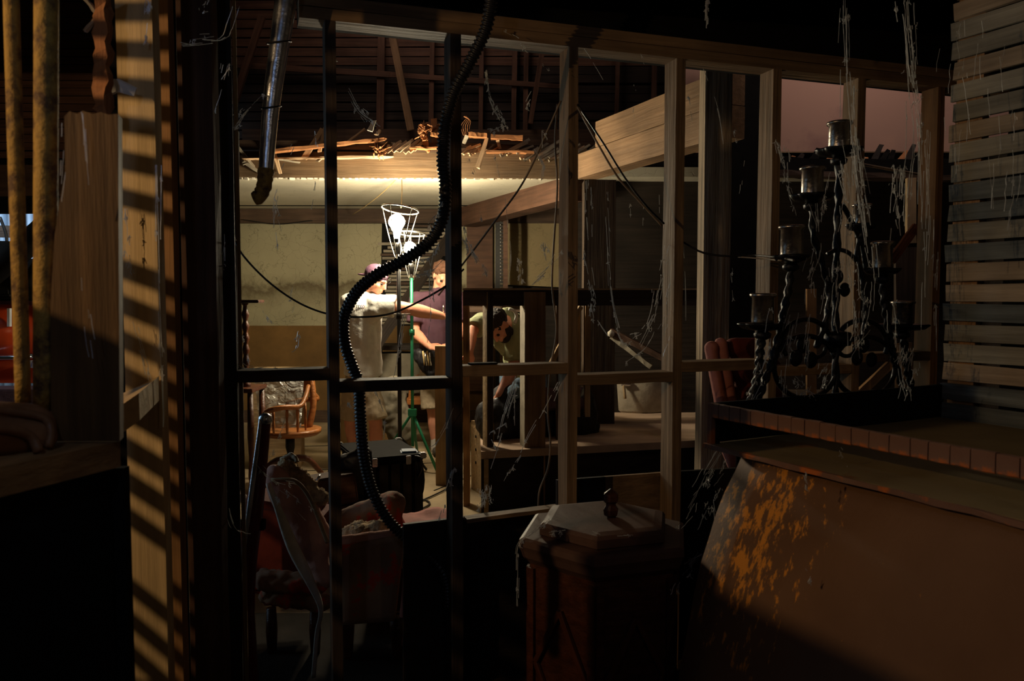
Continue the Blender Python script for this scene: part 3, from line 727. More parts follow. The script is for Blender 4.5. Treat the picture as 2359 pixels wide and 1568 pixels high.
# cap worn backwards: crown, brim over the nape, strap with gap over the forehead
cp = [('e', hd + hr @ Vector((-.015, 0, .048)), (.108, .086, .084), hr), ('e', hd + hr @ Vector((-.118, 0, .002)), (.062, .070, .010), rotm(hr @ Vector((-1, 0, -.35)), hr @ Vector((0, 0, 1))))]
soft('cap', cp, 'cap', root, .007, 3)
tube('cap_seam', [hd + hr @ Vector((x, .02, z)) for x, z in ((.093, .055), (.078, .09), (.045, .118), (-.01, .134))], .004, 'white', root, 10, 5)
for s in (1, -1):
    tube('glasses', ring_pts((0, 0, 0), .022, 16),   .0022, 'cable', root, 20, 5, closed=True).matrix_basis = Matrix.Translation(hd + hr @ Vector((.105, s * .032, -.006))) @ (hr.to_4x4() @ Matrix.Rotation(math.pi / 2, 4, 'Y')) @ Matrix.Translation(Vector((-.022, 0, 0)))
tube('glasses_arm', [hd + hr @ Vector((.105, .054, .0)), hd + hr @ Vector((.05, .078, .0)), hd + hr @ Vector((.0, .086, .006))], .0025, 'cable', root, 6, 5)
tube('bracelet', ring_pts((0, 0, 0), .031, 14), .005, 'chrome', root, 18, 5, closed=True).matrix_basis = Matrix.Translation(wr - Vector((.0, 0, 0))) @ Matrix.Rotation(math.pi / 2, 4, 'Y') @ Matrix.Translation(Vector((-.031, 0, 0)))
for i in range(5):
    c0 = P(820 + i * 4.2, 706, D1 - .155)
    tube('shirt_print', [c0 + Vector((0, 0, .014)), c0 + Vector((.007, 0, 0)), c0 + Vector((0, 0, -.014))], .003, 'cable' if i < 3 else 'redfab', root, 6, 5)
for a_ in (anR, anL):
    soft('sock', [('c', a_ + Vector((0, 0, .05)), a_ + Vector((0, 0, -.04)), .045, .045)], 'sock', root, .012, 1); foot(a_, (1, -.25, 0), root)

# ---- man in purple
D2 = 7.15
g = P(1000, 1000, D2); root = thing('person', (g.x, g.y, 0), 'man in dark purple T-shirt looking down with a tool pouch, behind the second stud', 'person')
hd = P(1018, 635, D2); hf = Vector((.35, -.75, -.55)); hr = rotm(hf, (0, 0, 1))
neck = P(1012, 665, D2 + .03); chest = P(1003, 715, D2 + .02); waist = P(1006, 780, D2); hip = P(1010, 840, D2)
sh_a = P(962, 690, D2 - .02); sh_b = P(1060, 690, D2 + .05)
el_a = P(956, 765, D2 - .08); wr_a = P(988, 797, D2 - .32)
el_b = P(1066, 765, D2 - .05); wr_b = P(1040, 797, D2 - .30)
body = head_prims(hd, hr, .98) + [('c', neck, hd - hr @ Vector((.03, 0, .05)), .058, .055), ('c', chest, waist, .14, .13), ('c', waist, hip, .13, .13), ('c', sh_a, sh_b, .06, .06), ('c', chest, neck, .11, .06)]
body += limb(sh_a, el_a, .052, .044) + limb(el_a, wr_a, .046, .028, .08) + hand_prims(wr_a, (.75, -.45, -.12), (-.2, -.6, .8), 1, .7, 1.05)
body += limb(sh_b, el_b, .052, .044) + limb(el_b, wr_b, .046, .028, .08) + hand_prims(wr_b, (-.85, -.3, -.1), (0, -.6, .8), -1, .6)
hA = hip + Vector((-.08, 0, -.06)); hB = hip + Vector((.09, 0, -.06)); kA = P(998, 950, D2 - .02); kB = P(1045, 950, D2)
aA = Vector((kA.x + .02, kA.y, .09)); aB = Vector((kB.x, kB.y, .09))
for h_, k_, a_ in ((hA, kA, aA), (hB, kB, aB)):
    body += limb(h_, k_, .088, .056) + [('c', k_, k_.lerp(a_, .32), .054, .058), ('c', k_.lerp(a_, .32), a_, .058, .036)]
bo = soft('body', body, 'skin', root, .0085, 4)
eyes(hd, hr, bo)
soft('hair', [('e', hd + hr @ Vector((-.025, 0, .052)), (.098, .084, .082), hr), ('e', hd + hr @ Vector((.05, 0, .095)), (.04, .06, .03), hr), ('e', hd + hr @ Vector((-.07, 0, -.01)), (.05, .07, .06), hr)], 'hair', root, .007, 1, (.03, .03))
soft('t_shirt', [('c', chest + Vector((0, 0, .02)), waist, .165, .155), ('c', waist, P(1006, 812, D2), .155, .16, True), ('c', sh_a, sh_b, .078, .078), ('c', chest, neck - Vector((0, 0, .03)), .14, .075),
     ('c', sh_a, sh_a.lerp(el_a, .72), .076, .088, True), ('c', sh_b, sh_b.lerp(el_b, .72), .076, .088, True)], 'purple', root, .011, 3, (.15, .03))
soft('shorts', [('c', hip + Vector((0, 0, .05)), hip + Vector((0, 0, -.06)), .15, .155), ('c', hA, hA.lerp(kA, .9), .10, .11, True), ('c', hB, hB.lerp(kB, .9), .10, .11, True)], 'khaki', root, .012, 2, (.12, .03))
soft('tool_pouch', [('e', P(985, 832, D2 - .2), (.09, .06, .12)), ('e', P(968, 822, D2 - .18), (.06, .05, .08)), ('c', P(955, 812, D2 - .15), P(1040, 815, D2 - .17), .035, .035), ('e', P(995, 855, D2 - .2), (.06, .05, .07))], 'duffel', root, .01, 1, (.06, .03))
for i in range(4):
    tube('tool', [P(978 + i * 5, 842, D2 - .27), P(974 + i * 5, 808 + 4 * (i % 2), D2 - .26)], .008, ('ochrewire', 'chrome', 'ochrewire', 'chrome')[i], root, 2, 6)
for a_ in (aA, aB):
    soft('sock', [('c', a_ + Vector((0, 0, .06)), a_ + Vector((0, 0, -.04)), .045, .045)], 'sock', root, .012, 1); foot(a_, (.3, -1, 0), root)

# ---- man bending down behind the timber frame
D3 = 5.95
g = P(1200, 1000, D3 + .35); root = thing('person', (g.x, g.y, 0), 'bearded man in olive T-shirt bent double behind the timber frame, head down', 'person')
hd = P(1150, 750, D3 - .20); hf = Vector((-.35, -.45, -.82)); hr = rotm(hf, (-.7, -.5, .55))
neck = P(1170, 732, D3 - .05); sh_a = P(1108, 742, D3 + .02); sh_b = P(1186, 752, D3 - .10)
chest = P(1172, 765, D3 + .12); waist = P(1200, 800, D3 + .38); hip = P(1205, 850, D3 + .55)
el_b = P(1184, 850, D3 - .15); wr_b = P(1150, 908, D3 - .32)
el_a = P(1100, 725, D3 - .25); el_a = P(1086, 765, D3 - .10); wr_a = P(1082, 812, D3 - .30)
body = head_prims(hd, hr, .98) + [('c', neck, hd - hr @ Vector((.03, 0, .04)), .060, .056), ('c', chest, waist, .14, .13), ('c', waist, hip, .13, .13), ('c', sh_a, sh_b, .06, .06), ('c', chest, neck, .12, .06)]
body += limb(sh_b, el_b, .052, .042) + limb(el_b, wr_b, .045, .028, .08) + hand_prims(wr_b, (-.25, -.15, -.9), (-.3, -.9, 0), 1, .6)
body += limb(sh_a, el_a, .052, .042) + limb(el_a, wr_a, .044, .028, .05) + hand_prims(wr_a, (0, -.2, -.9), (0, -.9, 0), -1, .5)
hA = hip + Vector((-.10, 0, -.05)); hB = hip + Vector((.10, .02, -.05)); kA = P(1180, 955, D3 + .45); kB = P(1240, 955, D3 + .50)
kA.x = hA.x; kA.z = .50 ; kB.x = hB.x; kB.z = .50
aA = Vector((kA.x, kA.y + .05, .09)); aB = Vector((kB.x, kB.y + .05, .09))
if True:
    for h_, k_, a_ in ((hA, kA, aA), (hB, kB, aB)):
        h_.y -= 0; 
        body += limb(h_, k_, .09, .058) + [('c', k_, k_.lerp(a_, .32), .054, .058), ('c', k_.lerp(a_, .32), a_, .058, .036)]
bo = soft('body', body, 'skin', root, .0085, 4)
eyes(hd, hr, bo)
soft('hair', [('e', hd + hr @ Vector((-.02, 0, .045)), (.10, .084, .080), hr)], 'hairdark', root, .007, 1, (.03, .02))
soft('beard', [('e', hd + hr @ Vector((.045, 0, -.085)), (.05, .052, .04), hr), ('e', hd + hr @ Vector((.01, .05, -.06)), (.04, .018, .05), hr), ('e', hd + hr @ Vector((.01, -.05, -.06)), (.04, .018, .05), hr)], 'hairdark', root, .006, 2, (.02, .006))
soft('t_shirt', [('c', chest, waist, .165, .155), ('c', waist, hip, .155, .16), ('c', sh_a, sh_b, .078, .080), ('c', chest, neck, .14, .088),
     ('c', sh_b, sh_b.lerp(el_b, .80), .078, .084, True), ('c', sh_a, sh_a.lerp(el_a, .75), .076, .078, True)], 'olive', root, .011, 3, (.13, .04))
tube('pale_strap', [P(1172, 712, D3 - .19), P(1184, 716, D3 - .18), P(1190, 728, D3 - .19), P(1186, 744, D3 - .215)], .016, 'white', root, 16, 8, flat=.5)
soft('trousers', [('c', hip, hip + Vector((0, 0, -.06)), .15, .15), ('c', hA, kA, .10, .085), ('c', kA, aA, .085, .07), ('c', hB, kB, .10, .085), ('c', kB, aB, .085, .07)], 'denim', root, .012, 2, (.12, .03))
for a_ in (aA, aB): foot(a_, (-.3, -1, 0), root)

# ================================================================ THINGS IN THE BACK ROOM
def pole(name, a, b, wd, th, mat, label, cat, hint=(1, 0, 0), **kw):
    return beam(name, a, b, wd, th, mat, None, hint, 6, .0015, label=label, cat=cat, **kw)
# dark leaning plank behind the lamps
pole('leaning_plank', P(1034, 548, 8.2), P(800, 893, 7.3), .11, .03, 'blackwood', 'black plank leaning diagonally between the two men', 'plank', (0, 0, 1))
# inner beam running forward under the ceiling
ib = pole('ceiling_beam', P(1078, 500, 8.9), P(1320, 432, 6.70), .22, .20, 'redboard', 'rough brown beam running forward under the plaster ceiling', 'beam', (0, 0, 1))
# perforated dark rack upright with its row of lit holes
rk = thing('shelf_upright', P(1150, 700, 8.4), 'dark perforated metal shelf upright with a column of small holes', 'shelf upright')
rk_c = P(1150, 640, 8.4)
slab('upright', [P(1141, 500, 8.4), P(1152, 500, 8.4), P(1152, 900, 8.4), P(1141, 900, 8.4)], (0, .03, 0), 'blackmetal', rk)
slab('upright', [P(1159, 500, 8.4), P(1170, 500, 8.4), P(1170, 900, 8.4), P(1159, 900, 8.4)], (0, .03, 0), 'redboard', rk)
for i in range(38):
    y = 503 + i * 8.0
    slab('rung', [P(1152, y, 8.4), P(1159, y, 8.4), P(1159, y + 5, 8.4), P(1152, y + 5, 8.4)], (0, .02, 0), 'blackmetal', rk)
slab('backing', [P(1150, 510, 8.6), P(1161, 510, 8.6), P(1161, 650, 8.6), P(1150, 650, 8.6)], (0, .02, 0), 'white', rk)  # white strip stands in for light through the holes
# captain's chair with plastic film
cc = P(668, 1000, 5.9); ch = thing('swivel_chair', (cc.x, cc.y, 0), 'orange-brown wooden swivel armchair with spindles, half wrapped in clear plastic', 'chair')
seat_z = P(668, 990, 5.9).z
lathe('seat', [(.02, -.035), (.21, -.035), (.235, -.015), (.235, .012), (.19, .006), (.02, -.006)], (cc.x, cc.y, seat_z), 'orangewood', ch, 24, sy=.9)
arm = [P(612, 952, 5.62), P(622, 945, 5.6), P(655, 938, 5.62), P(690, 936, 5.75), P(703, 915, 5.85), P(710, 890, 6.0)]
tube('arm_rail', arm, .017, 'orangewood', ch, 24, 8, flat=1.3)
tube('arm_rail', [p + Vector((.03, .42, .0)) for p in arm[:4]] + [P(722, 905, 6.15)], .017, 'orangewood', ch, 18, 8, flat=1.3)
for i in range(4):
    a = smoothpath(arm, 24)[2 + i * 4]; b = Vector((a.x + .01, a.y + .05, seat_z + .01))
    lathe('spindle', [(.007, 0), (.012, .06), (.008, .10), (.012, .14), (.007, (a - b).length)], b, 'orangewood', ch, 8)
tube('back_post', [P(710, 990, 6.0), P(722, 930, 6.05), P(716, 862, 6.12)], lambda f, i: .028 - .006 * f, 'orangewood', ch, 10, 8)
slab('back_splat', [P(660, 880, 6.2), P(722, 868, 6.15), P(726, 900, 6.15), P(664, 906, 6.2)], (0, .03, 0), 'orangewood', ch)
tube('column', [(cc.x, cc.y, seat_z - .03), (cc.x, cc.y, .10)], lambda f, i: .035 if f < .5 else .022, 'blackmetal', ch, 6, 10)
for k in range(4):
    an = .5 + k * math.pi / 2
    e = Vector((cc.x + .27 * math.cos(an), cc.y + .27 * math.sin(an), .04))
    tube('foot', [(cc.x, cc.y, .22), Vector((cc.x, cc.y, .20)).lerp(Vector((e.x, e.y, .20)), .5), e], lambda f, i: .03 - .012 * f, 'darkredwood', ch, 10, 8)
    lathe('caster', [(.006, -.022), (.02, -.02), (.02, .02), (.006, .022)], e - Vector((0, 0, .015)), 'blackmetal', ch, 10, Matrix.Rotation(math.pi / 2, 3, 'X'))
# crumpled plastic film over chair back: folded sheet
def sheet(name, corners, nx, ny, amp, mat, parent=None, thick=0, seed=1, **kw):
    rr = random.Random(seed); a, b, c, d = [Vector(p) for p in corners]
    o = (a + b + c + d) / 4; nrm = (b - a).cross(d - a).normalized(); bm = bmesh.new(); G = []
    ph = [(rr.uniform(0, 6), rr.uniform(2, 9), rr.uniform(2, 9)) for _ in range(5)]
    for j in range(ny + 1):
        row = []
        for i in range(nx + 1):
            f, h = i / nx, j / ny
            p = a.lerp(b, f).lerp(d.lerp(c, f), h)
            q = sum(math.sin(p0 + f * p1 + h * p2) for p0, p1, p2 in ph) / 5
            row.append(bm.verts.new(p - o + nrm * (q * amp + rr.uniform(-.25, .25) * amp)))
        G.append(row)
    for j in range(ny):
        for i in range(nx): bm.faces.new((G[j][i], G[j][i + 1], G[j + 1][i + 1], G[j + 1][i]))
    if thick:
        r = bmesh.ops.extrude_face_region(bm, geom=bm.faces[:])
        bmesh.ops.translate(bm, vec=nrm * thick, verts=[v for v in r['geom'] if isinstance(v, bmesh.types.BMVert)])
    bmesh.ops.recalc_face_normals(bm, faces=bm.faces[:])
    me = bpy.data.meshes.new(name); bm.to_mesh(me); bm.free()
    return put(name, me, mat, parent, Matrix.Translation(o), smooth=True, **kw)
sheet('plastic_film', [P(585, 872, 5.95), P(700, 868, 6.0), P(694, 985, 5.8), P(600, 985, 5.85)], 14, 14, .03, 'film', None, .002, 3, label='crumpled clear plastic film draped on the wooden swivel chair', cat='plastic sheet')
# side table at the left with a turned post on it
tt = thing('side_table', P(572, 900, 5.6).xy.to_3d(), 'narrow dark side table behind the left post, carrying papers', 'table')
tz = P(575, 893, 5.6).z
box('table_top', (P(572, 900, 5.6).x - .06, 5.7, tz - .015), (.22, .34, .03), 'darkredwood', tt)
for sx in (-.15, .02):
    for sy in (.0, .26):
        c = P(572, 900, 5.6)
        lathe('leg', [(.014, 0), (.02, .04), (.014, .08), (.024, .16), (.018, .3), (.026, .45), (.02, tz - .03)], (c.x + sx, 5.58 + sy, 0), 'darkredwood', tt, 10)
lc = P(561, 868, 5.62)
bl_h = P(561, 694, 5.62).z - tz
ls = thing('candle_stand', (lc.x, 5.68, tz), 'turned dark wooden column stand with a square top, at the left of the plaster wall', 'stand')
prof = [(.03, 0), (.034, .02), (.018, .035), (.015, .06)]
z = .06
while z < bl_h - .12:
    prof += [(.016, z), (.026, z + .03), (.028, z + .045), (.017, z + .075)]; z += .085
prof += [(.014, bl_h - .03), (.024, bl_h - .02), (.024, bl_h - .012)]
lathe('column', prof, (lc.x, 5.68, tz), 'darkredwood', ls, 14)
box('top', (lc.x + .02, 5.68, tz + bl_h), (.20, .14, .022), 'darkredwood', ls)
# brown cardboard and sacks behind the men
box('crate', (P(630, 930, 6.6).x, 6.7, .42), (.42, .3, .84), 'tan', None, .15, label='tan board box with a dark slot behind the plastic-wrapped chair', cat='box')
box('cardboard_box', (P(860, 985, 7.7).x, 7.75, .19), (.62, .35, .38), 'plaster_brown', None, .1, label='brown cardboard box on the floor behind the man in white', cat='box')
soft('sack', [('e', P(905, 935, 7.0), (.14, .12, .28)), ('e', P(925, 985, 7.0), (.14, .12, .20)), ('e', P(898, 905, 7.0), (.1, .1, .14))], 'greyclothes', None, .015, 2, (.1, .06), label='slumped grey-brown sack right behind the man in white', cat='sack')
# bench at the wall behind the lamps
bt = thing('work_table', P(930, 900, 8.2).xy.to_3d(), 'low dark table against the back wall between the two men', 'table')
zt = P(930, 800, 8.2).z
box('table_top', (P(935, 800, 8.2).x, 8.35, zt), (.75, .45, .05), 'blackwood', bt)
for sx in (-.33, .33):
    for sy in (.18, -.18):
        beam('leg', (P(935, 800, 8.2).x + sx, 8.35 + sy, 0), (P(935, 800, 8.2).x + sx, 8.35 + sy, zt - .02), .05, .05, 'blackwood', bt)
c = P(905, 850, 7.9); box('grey_carton', (c.x, 8.3, zt - .27), (.5, .3, .42), 'greyclothes', None, .05, label='grey carton under the low dark table', cat='box')
# orange bent chair behind the green lamp stand
oc = P(968, 985, 7.55); och = thing('wooden_chair', (oc.x, oc.y, 0), 'small orange bentwood chair behind the green lamp stand', 'chair')
tube('back_hoop', [P(944, 1010, 7.5), P(943, 940, 7.5), P(950, 880, 7.5), P(978, 862, 7.5), P(1000, 885, 7.5)], .016, 'orangewood', och, 24, 8)
box('seat', P(968, 922, 7.6), (.26, .3, .05), 'orangewood', och)
for sx in (-.11, .11):
    for sy in (-.12, .12): tube('leg', [P(968, 925, 7.6) + Vector((sx, sy, 0)), (oc.x + sx * 1.2, 7.6 + sy * 1.2, .01)], .014, 'orangewood', och, 3, 8)
# newel post the man in purple leans on
np_ = P(1017, 1050, 6.0)
pole('newel_post', (np_.x, np_.y, 0), (np_.x, np_.y, P(1017, 796, 6.0).z), .085, .085, 'tan', 'bare upright timber under the hands of the man in purple', 'post', (1, 0, 0))

# ================================================================ TIMBER FRAME (railing) ON THE RIGHT
D = 5.25
fr = thing('timber_frame', (P(1200, 1100, D).x, D, 0), 'dark timber railing frame with long top rail, in front of the bending man', 'frame')
zt = P(1200, 668, D).z; zb = P(1200, 704, D).z
beam('top_rail', (P(1064, 0, D).x, D + .05, (zt + zb) / 2), (P(1640, 0, D).x, D + .05, (zt + zb) / 2 + .0), zt - zb, .05, 'stud_dark', fr, (0, 0, 1), 6, .0015)
beam('cap', (P(1064, 0, D).x, D + .05, zt + .006), (P(1640, 0, D).x, D + .05, zt + .006), .12, .012, 'tan', fr, (0, 1, 0), 6, .001)
def fpost(x0, x1, D_, dep, mat, ytop=700, ybot=None, nm='post', yaw=0):
    a = P(x0, ytop, D_); b = P(x1, ytop, D_); c = (a + b) / 2
    z0 = 0 if ybot is None else P((x0 + x1) / 2, ybot, D_).z
    q = Vector((-math.sin(yaw), math.cos(yaw), 0))
    beam(nm, (c.x + q.x * dep / 2, c.y + q.y * dep / 2, z0), (c.x + q.x * dep / 2, c.y + q.y * dep / 2, a.z), abs(b.x - a.x), dep, mat, fr, (math.cos(yaw), math.sin(yaw), 0), 8, .0015)
fpost(1209, 1257, D, .12, 'stud', 672)
slab('lit_side_face', [P(1198, 672, D + .12), P(1209, 672, D), P(1209, 1158, D), P(1198, 1138, D + .12)], (.004, 0, 0), 'stone', fr)  # paler slabs paint the lit left sides of the posts
fpost(1122, 1136, D + .02, .05, 'stud_dark', 676)
slab('lit_side_face', [P(1112, 672, D + .10), P(1122, 672, D + .02), P(1122, 1165, D + .02), P(1112, 1145, D + .10)], (.004, 0, 0), 'tan', fr)
fpost(1066, 1080, D + .1, .09, 'stud_orange', 672, nm='baluster')
fpost(1282, 1292, D + .3, .09, 'stud_dark', 700, nm='baluster')
fpost(1349, 1361, D + .25, .09, 'tan', 700, 960, nm='baluster')
fpost(1330, 1338, D + .3, .09, 'tan', 700, 960, nm='baluster')
fpost(1548, 1558, D + .3, .09, 'tan', 700, 960, nm='baluster')
pole('diagonal_brace', P(1338, 706, D + .16), P(1262, 850, D + .16), .10, .03, 'tan', 'short pale board leaning across the railing right of the bending man', 'board', (0, 1, 0))
# plaster pieces behind top rail
slab('plaster_scrap', [P(1078, 670, 6.9), P(1112, 670, 6.9), P(1112, 698, 6.9), P(1081, 697, 6.9)], (0, .02, 0), 'ceilplaster', None, label='yellowish plaster scrap just under the rail, above the raised forearm', cat='plaster')
slab('plaster_scrap', [P(1140, 668, 6.88), P(1202, 668, 6.88), P(1198, 701, 6.88), P(1142, 699, 6.88)], (0, .02, 0), 'stone', None, label='larger grey plaster scrap under the rail, above the bent man', cat='plaster')
beam('scrap_shelf', P(1070, 712, 6.95), P(1230, 712, 6.95), .05, .03, 'brownboard', fr, (0, 0, 1), 2, .001)
# steps at the platform's end
stp = thing('step_box', (P(1150, 1100, 5.4).x, 5.4, 0), 'two pale wooden step boxes at the left end of the platform', 'steps')
a = P(1085, 968, 5.75); b = P(1122, 975, 5.45)
def fl0(v, z=0): return Vector((v.x, v.y, z))
a, b, c_, d_ = P(1085, 968, 5.85), P(1128, 975, 5.50), P(1200, 975, 5.62), P(1160, 962, 6.0)
slab('tread', [a, b, c_, d_], (0, 0, -.03), 'tan', stp)
slab('side', [a, b, fl0(b), fl0(a)], (.03, .01, 0), 'tan', stp)
slab('riser', [b, c_, fl0(c_), fl0(b)], (0, .03, 0), 'stud_dark', stp)
a, b, c_, d_ = P(1152, 1022, 5.75), P(1200, 1040, 5.42), P(1275, 1032, 5.5), P(1205, 1012, 5.95)
slab('tread', [a, b, c_, d_], (0, 0, -.03), 'tan', stp)
slab('side', [a, b, fl0(b), fl0(a)], (.03, .01, 0), 'stone', stp)
for i in range(3):
    c = P(1096, 1005 + i * 30, 5.75)
    lathe('hole_plug', [(.008, -.004), (.012, 0), (.008, .004)], c, 'black', stp, 8, Matrix.Rotation(math.pi / 2, 3, 'Y'))
# ---- big beam, column and weathered post
zb = P(1385, 412, 6.2).z
b0 = Vector((P(1350, 412, 6.25).x, 6.25, 0)); b1 = P(1616, 345, 4.92); b1 = Vector((b1.x, b1.y, 0)); dvv = (b1 - b0).normalized()
gb = thing('girder', b0 + Vector((0, 0, zb)), 'heavy doubled timber girder rising toward the weathered post', 'beam')
for k in range(2):
    s0 = .0 if k == 0 else .28
    beam('timber', b0 + dvv * s0 + Vector((0, 0, zb + .10 + .195 * k)), b1 + dvv * .30 + Vector((0, 0, zb + .10 + .195 * k)), .19, .16, 'beam', gb, (0, 0, 1), 8, .002, bev=.004)
vc = P(1378, 700, 6.35)
pole('column', (vc.x, vc.y, pz), (vc.x, vc.y, zb), .25, .2, 'stud_dark', 'dark square column under the end of the heavy girder', 'column')
vp = P(1642, 700, 4.2)
pole('weathered_post', (vp.x, vp.y, 0), (vp.x, vp.y, 2.72), .14, .14, 'weather', 'thick weathered post with strong wood grain, standing right of the fourth stud', 'post', (1, 0, 0), bev=.006)
# ---- window in the dark back wall
wn = thing('window_1', P(1470, 570, 9.0), 'small dark window with an ochre frame in the back wall', 'window', kind=S)
for (x0, y0, x1, y1) in ((1415, 505, 1427, 655), (1515, 505, 1527, 655), (1415, 560, 1527, 572), (1415, 645, 1527, 660)):
    slab('window_frame', [P(x0, y0, 8.95), P(x1, y0, 8.95), P(x1, y1, 8.95), P(x0, y1, 8.95)], (0, .06, 0), 'plaster_brown', wn)
slab('pane', [P(1427, 572, 9.0), P(1515, 572, 9.0), P(1515, 645, 9.0), P(1427, 645, 9.0)], (0, .01, 0), 'stained', wn)
# ---- stone tub with hammer on the platform, bag, broken chair rail
sk = P(1475, 955, 7.0)
tb_ = thing('stone_tub', (sk.x, sk.y, pz), 'pale rough stone tub standing on the platform between the studs', 'tub')
lathe('tub', [(.26, 0), (.28, .02), (.295, .27), (.295, .29), (.265, .29), (.25, .14), (.02, .12)], (sk.x, sk.y, pz), 'stone', tb_, 4 * 6, sy=.7)
hm = thing('hammer', P(1440, 900, 6.85), 'grey hammer hooked over the rim of the stone tub', 'hammer')
tube('head', [P(1432, 882, 6.80), P(1452, 884, 6.80)], .025, 'steel', hm, 3, 8)
tube('handle', [P(1436, 880, 6.80), P(1440, 918, 6.76)], .013, 'tan', hm, 3, 8)
pole('firewood', P(1505, 912, 7.0), P(1528, 868, 7.1), .07, .06, 'orangewood', 'orange-brown log end sticking out of the stone tub', 'wood')
soft('folded_sack', [('e', P(1480, 900, 6.95), (.12, .08, .07)), ('e', P(1500, 906, 6.95), (.09, .08, .06))], 'cream', None, .012, 2, (.06, .04), label='crumpled pale cloth stuffed in the stone tub', cat='cloth')
rl = thing('broken_rail', P(1470, 800, 5.9), 'splintered pale wooden rail sloping down to the right above the tub', 'rail')
beam('rail', P(1406, 762, 5.95), P(1535, 828, 5.75), .045, .04, 'redboard', rl, (0, 0, 1), 8, .003)
beam('rail', P(1408, 775, 5.95), P(1500, 845, 5.8), .035, .02, 'stone', rl, (0, 0, 1), 8, .003)
lathe('knob', [(.004, -.03), (.026, -.015), (.028, .01), (.004, .03)], P(1408, 768, 5.93), 'cream', rl, 12)
fd = P(1230, 950, 5.9)
soft('duffel_bag', [('c', P(1150, 965, 5.68), P(1325, 962, 5.86), .18, .17), ('e', P(1345, 955, 5.9), (.10, .16, .21)), ('e', P(1165, 935, 5.72), (.14, .15, .16)), ('c', P(1160, 996, 5.68), P(1350, 985, 5.9), .10, .10)], 'duffel', None, .014, 2, (.12, .05), label='big black nylon duffel bag lying on the platform', cat='bag')
sheet('folded_cloth', [P(1250, 893, 5.78), P(1345, 893, 5.9), P(1345, 940, 5.70), P(1250, 945, 5.58)], 12, 8, .012, 'purplecloth', None, .01, 5, label='dark purple cloth lying over the duffel bag', cat='cloth')
soft('jeans', [('e', P(1186, 902, 5.5), (.06, .06, .05)), ('e', P(1196, 888, 5.55), (.05, .05, .06))], 'denim', None, .01, 2, (.05, .03), label='crumpled blue denim on the end of the duffel bag', cat='cloth')
# back shelf, dark
for i, (x0, x1, y) in enumerate(((1330, 1545, 735), (1360, 1530, 850))):
    beam('shelf', P(x0, y, 8.3), P(x1, y + 2, 8.3), .30, .03, 'brownboard', bpy.data.objects['wall_back_right'], (0, 1, 0), 2, .001)
# upper-left loose boards beyond the frame, orange card
# ---- right part seen through the last bays: upper plaster wall, broken floor edge
up = wall('wall_upper_right', (2.35, 5.60, 3.35), (2.3, .05, 1.75), 'pinkplaster', 0, 'pinkish stained plaster wall of the storey above, right')
bw = thing('broken_floor', P(1950, 370, 5.3), 'broken blackened floor edge under the pinkish plaster wall', 'floor edge', kind=S)
beam('floor_board', P(1760, 385, 5.35), P(2200, 392, 5.35), .12, .10, 'black', bw, (0, 0, 1), 10, .012)
beam('floor_board', P(1760, 400, 5.3), P(2200, 412, 5.3), .035, .10, 'brownboard', bw, (0, 0, 1), 10, .006)
for i in range(16):
    x = 1795 + i * 21 + R.uniform(-6, 6)
    h = 14 + 22 * max(0, math.sin((x - 1800) / 60)) + (30 if 2000 < x < 2110 else 0)
    a = P(x, 378, 5.33); b = P(x + R.uniform(6, 26), 378 - h * R.uniform(.7, 1.1), 5.38)
    beam('splinter', a, b, .05, .012, ['black', 'lath_orange', 'blackwood', 'black'][i % 4], bw, (1, 0, .4), 4, .004, taper=.5)
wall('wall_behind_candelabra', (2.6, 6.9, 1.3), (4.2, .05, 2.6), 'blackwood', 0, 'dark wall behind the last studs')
for i, (x0, y0, x1, y1, D_, wd, m, lab) in enumerate((
    (1943, 330, 1943, 1276, 4.4, .075, 'tan', 'pale upright plank behind the middle of the candelabra'),
    (1868, 665, 1868, 1206, 5.0, .06, 'stud_orange', 'short orange upright seen left of the trefoil ornament'),
    (2098, 410, 2098, 560, 5.25, .06, 'tan', 'short olive board end beside the last stud, high up'),
    (2112, 520, 2052, 602, 4.9, .05, 'darkredwood', 'brown handrail slanting up to the last stud'),
    (2085, 570, 2090, 1180, 5.25, .14, 'stud_dark', 'wide grey-brown board under the slanting handrail'),
    (2080, 790, 2096, 1226, 4.8, .10, 'beam', 'pinkish board low beside the last stud'),
    (2060, 830, 1960, 925, 4.8, .05, 'stud_orange', 'orange-brown board slanting down behind the right ring'))):
    pole('plank', P(x0, y0, D_), P(x1, y1, D_), wd, .03, m, lab, 'plank')
box('brown_trunk', (P(1960, 1000, 4.9).x, 5.65, .38), (1.4, .35, .76), 'stud_dark', None, .0, label='long dark trunk on the floor behind the candelabra', cat='box')
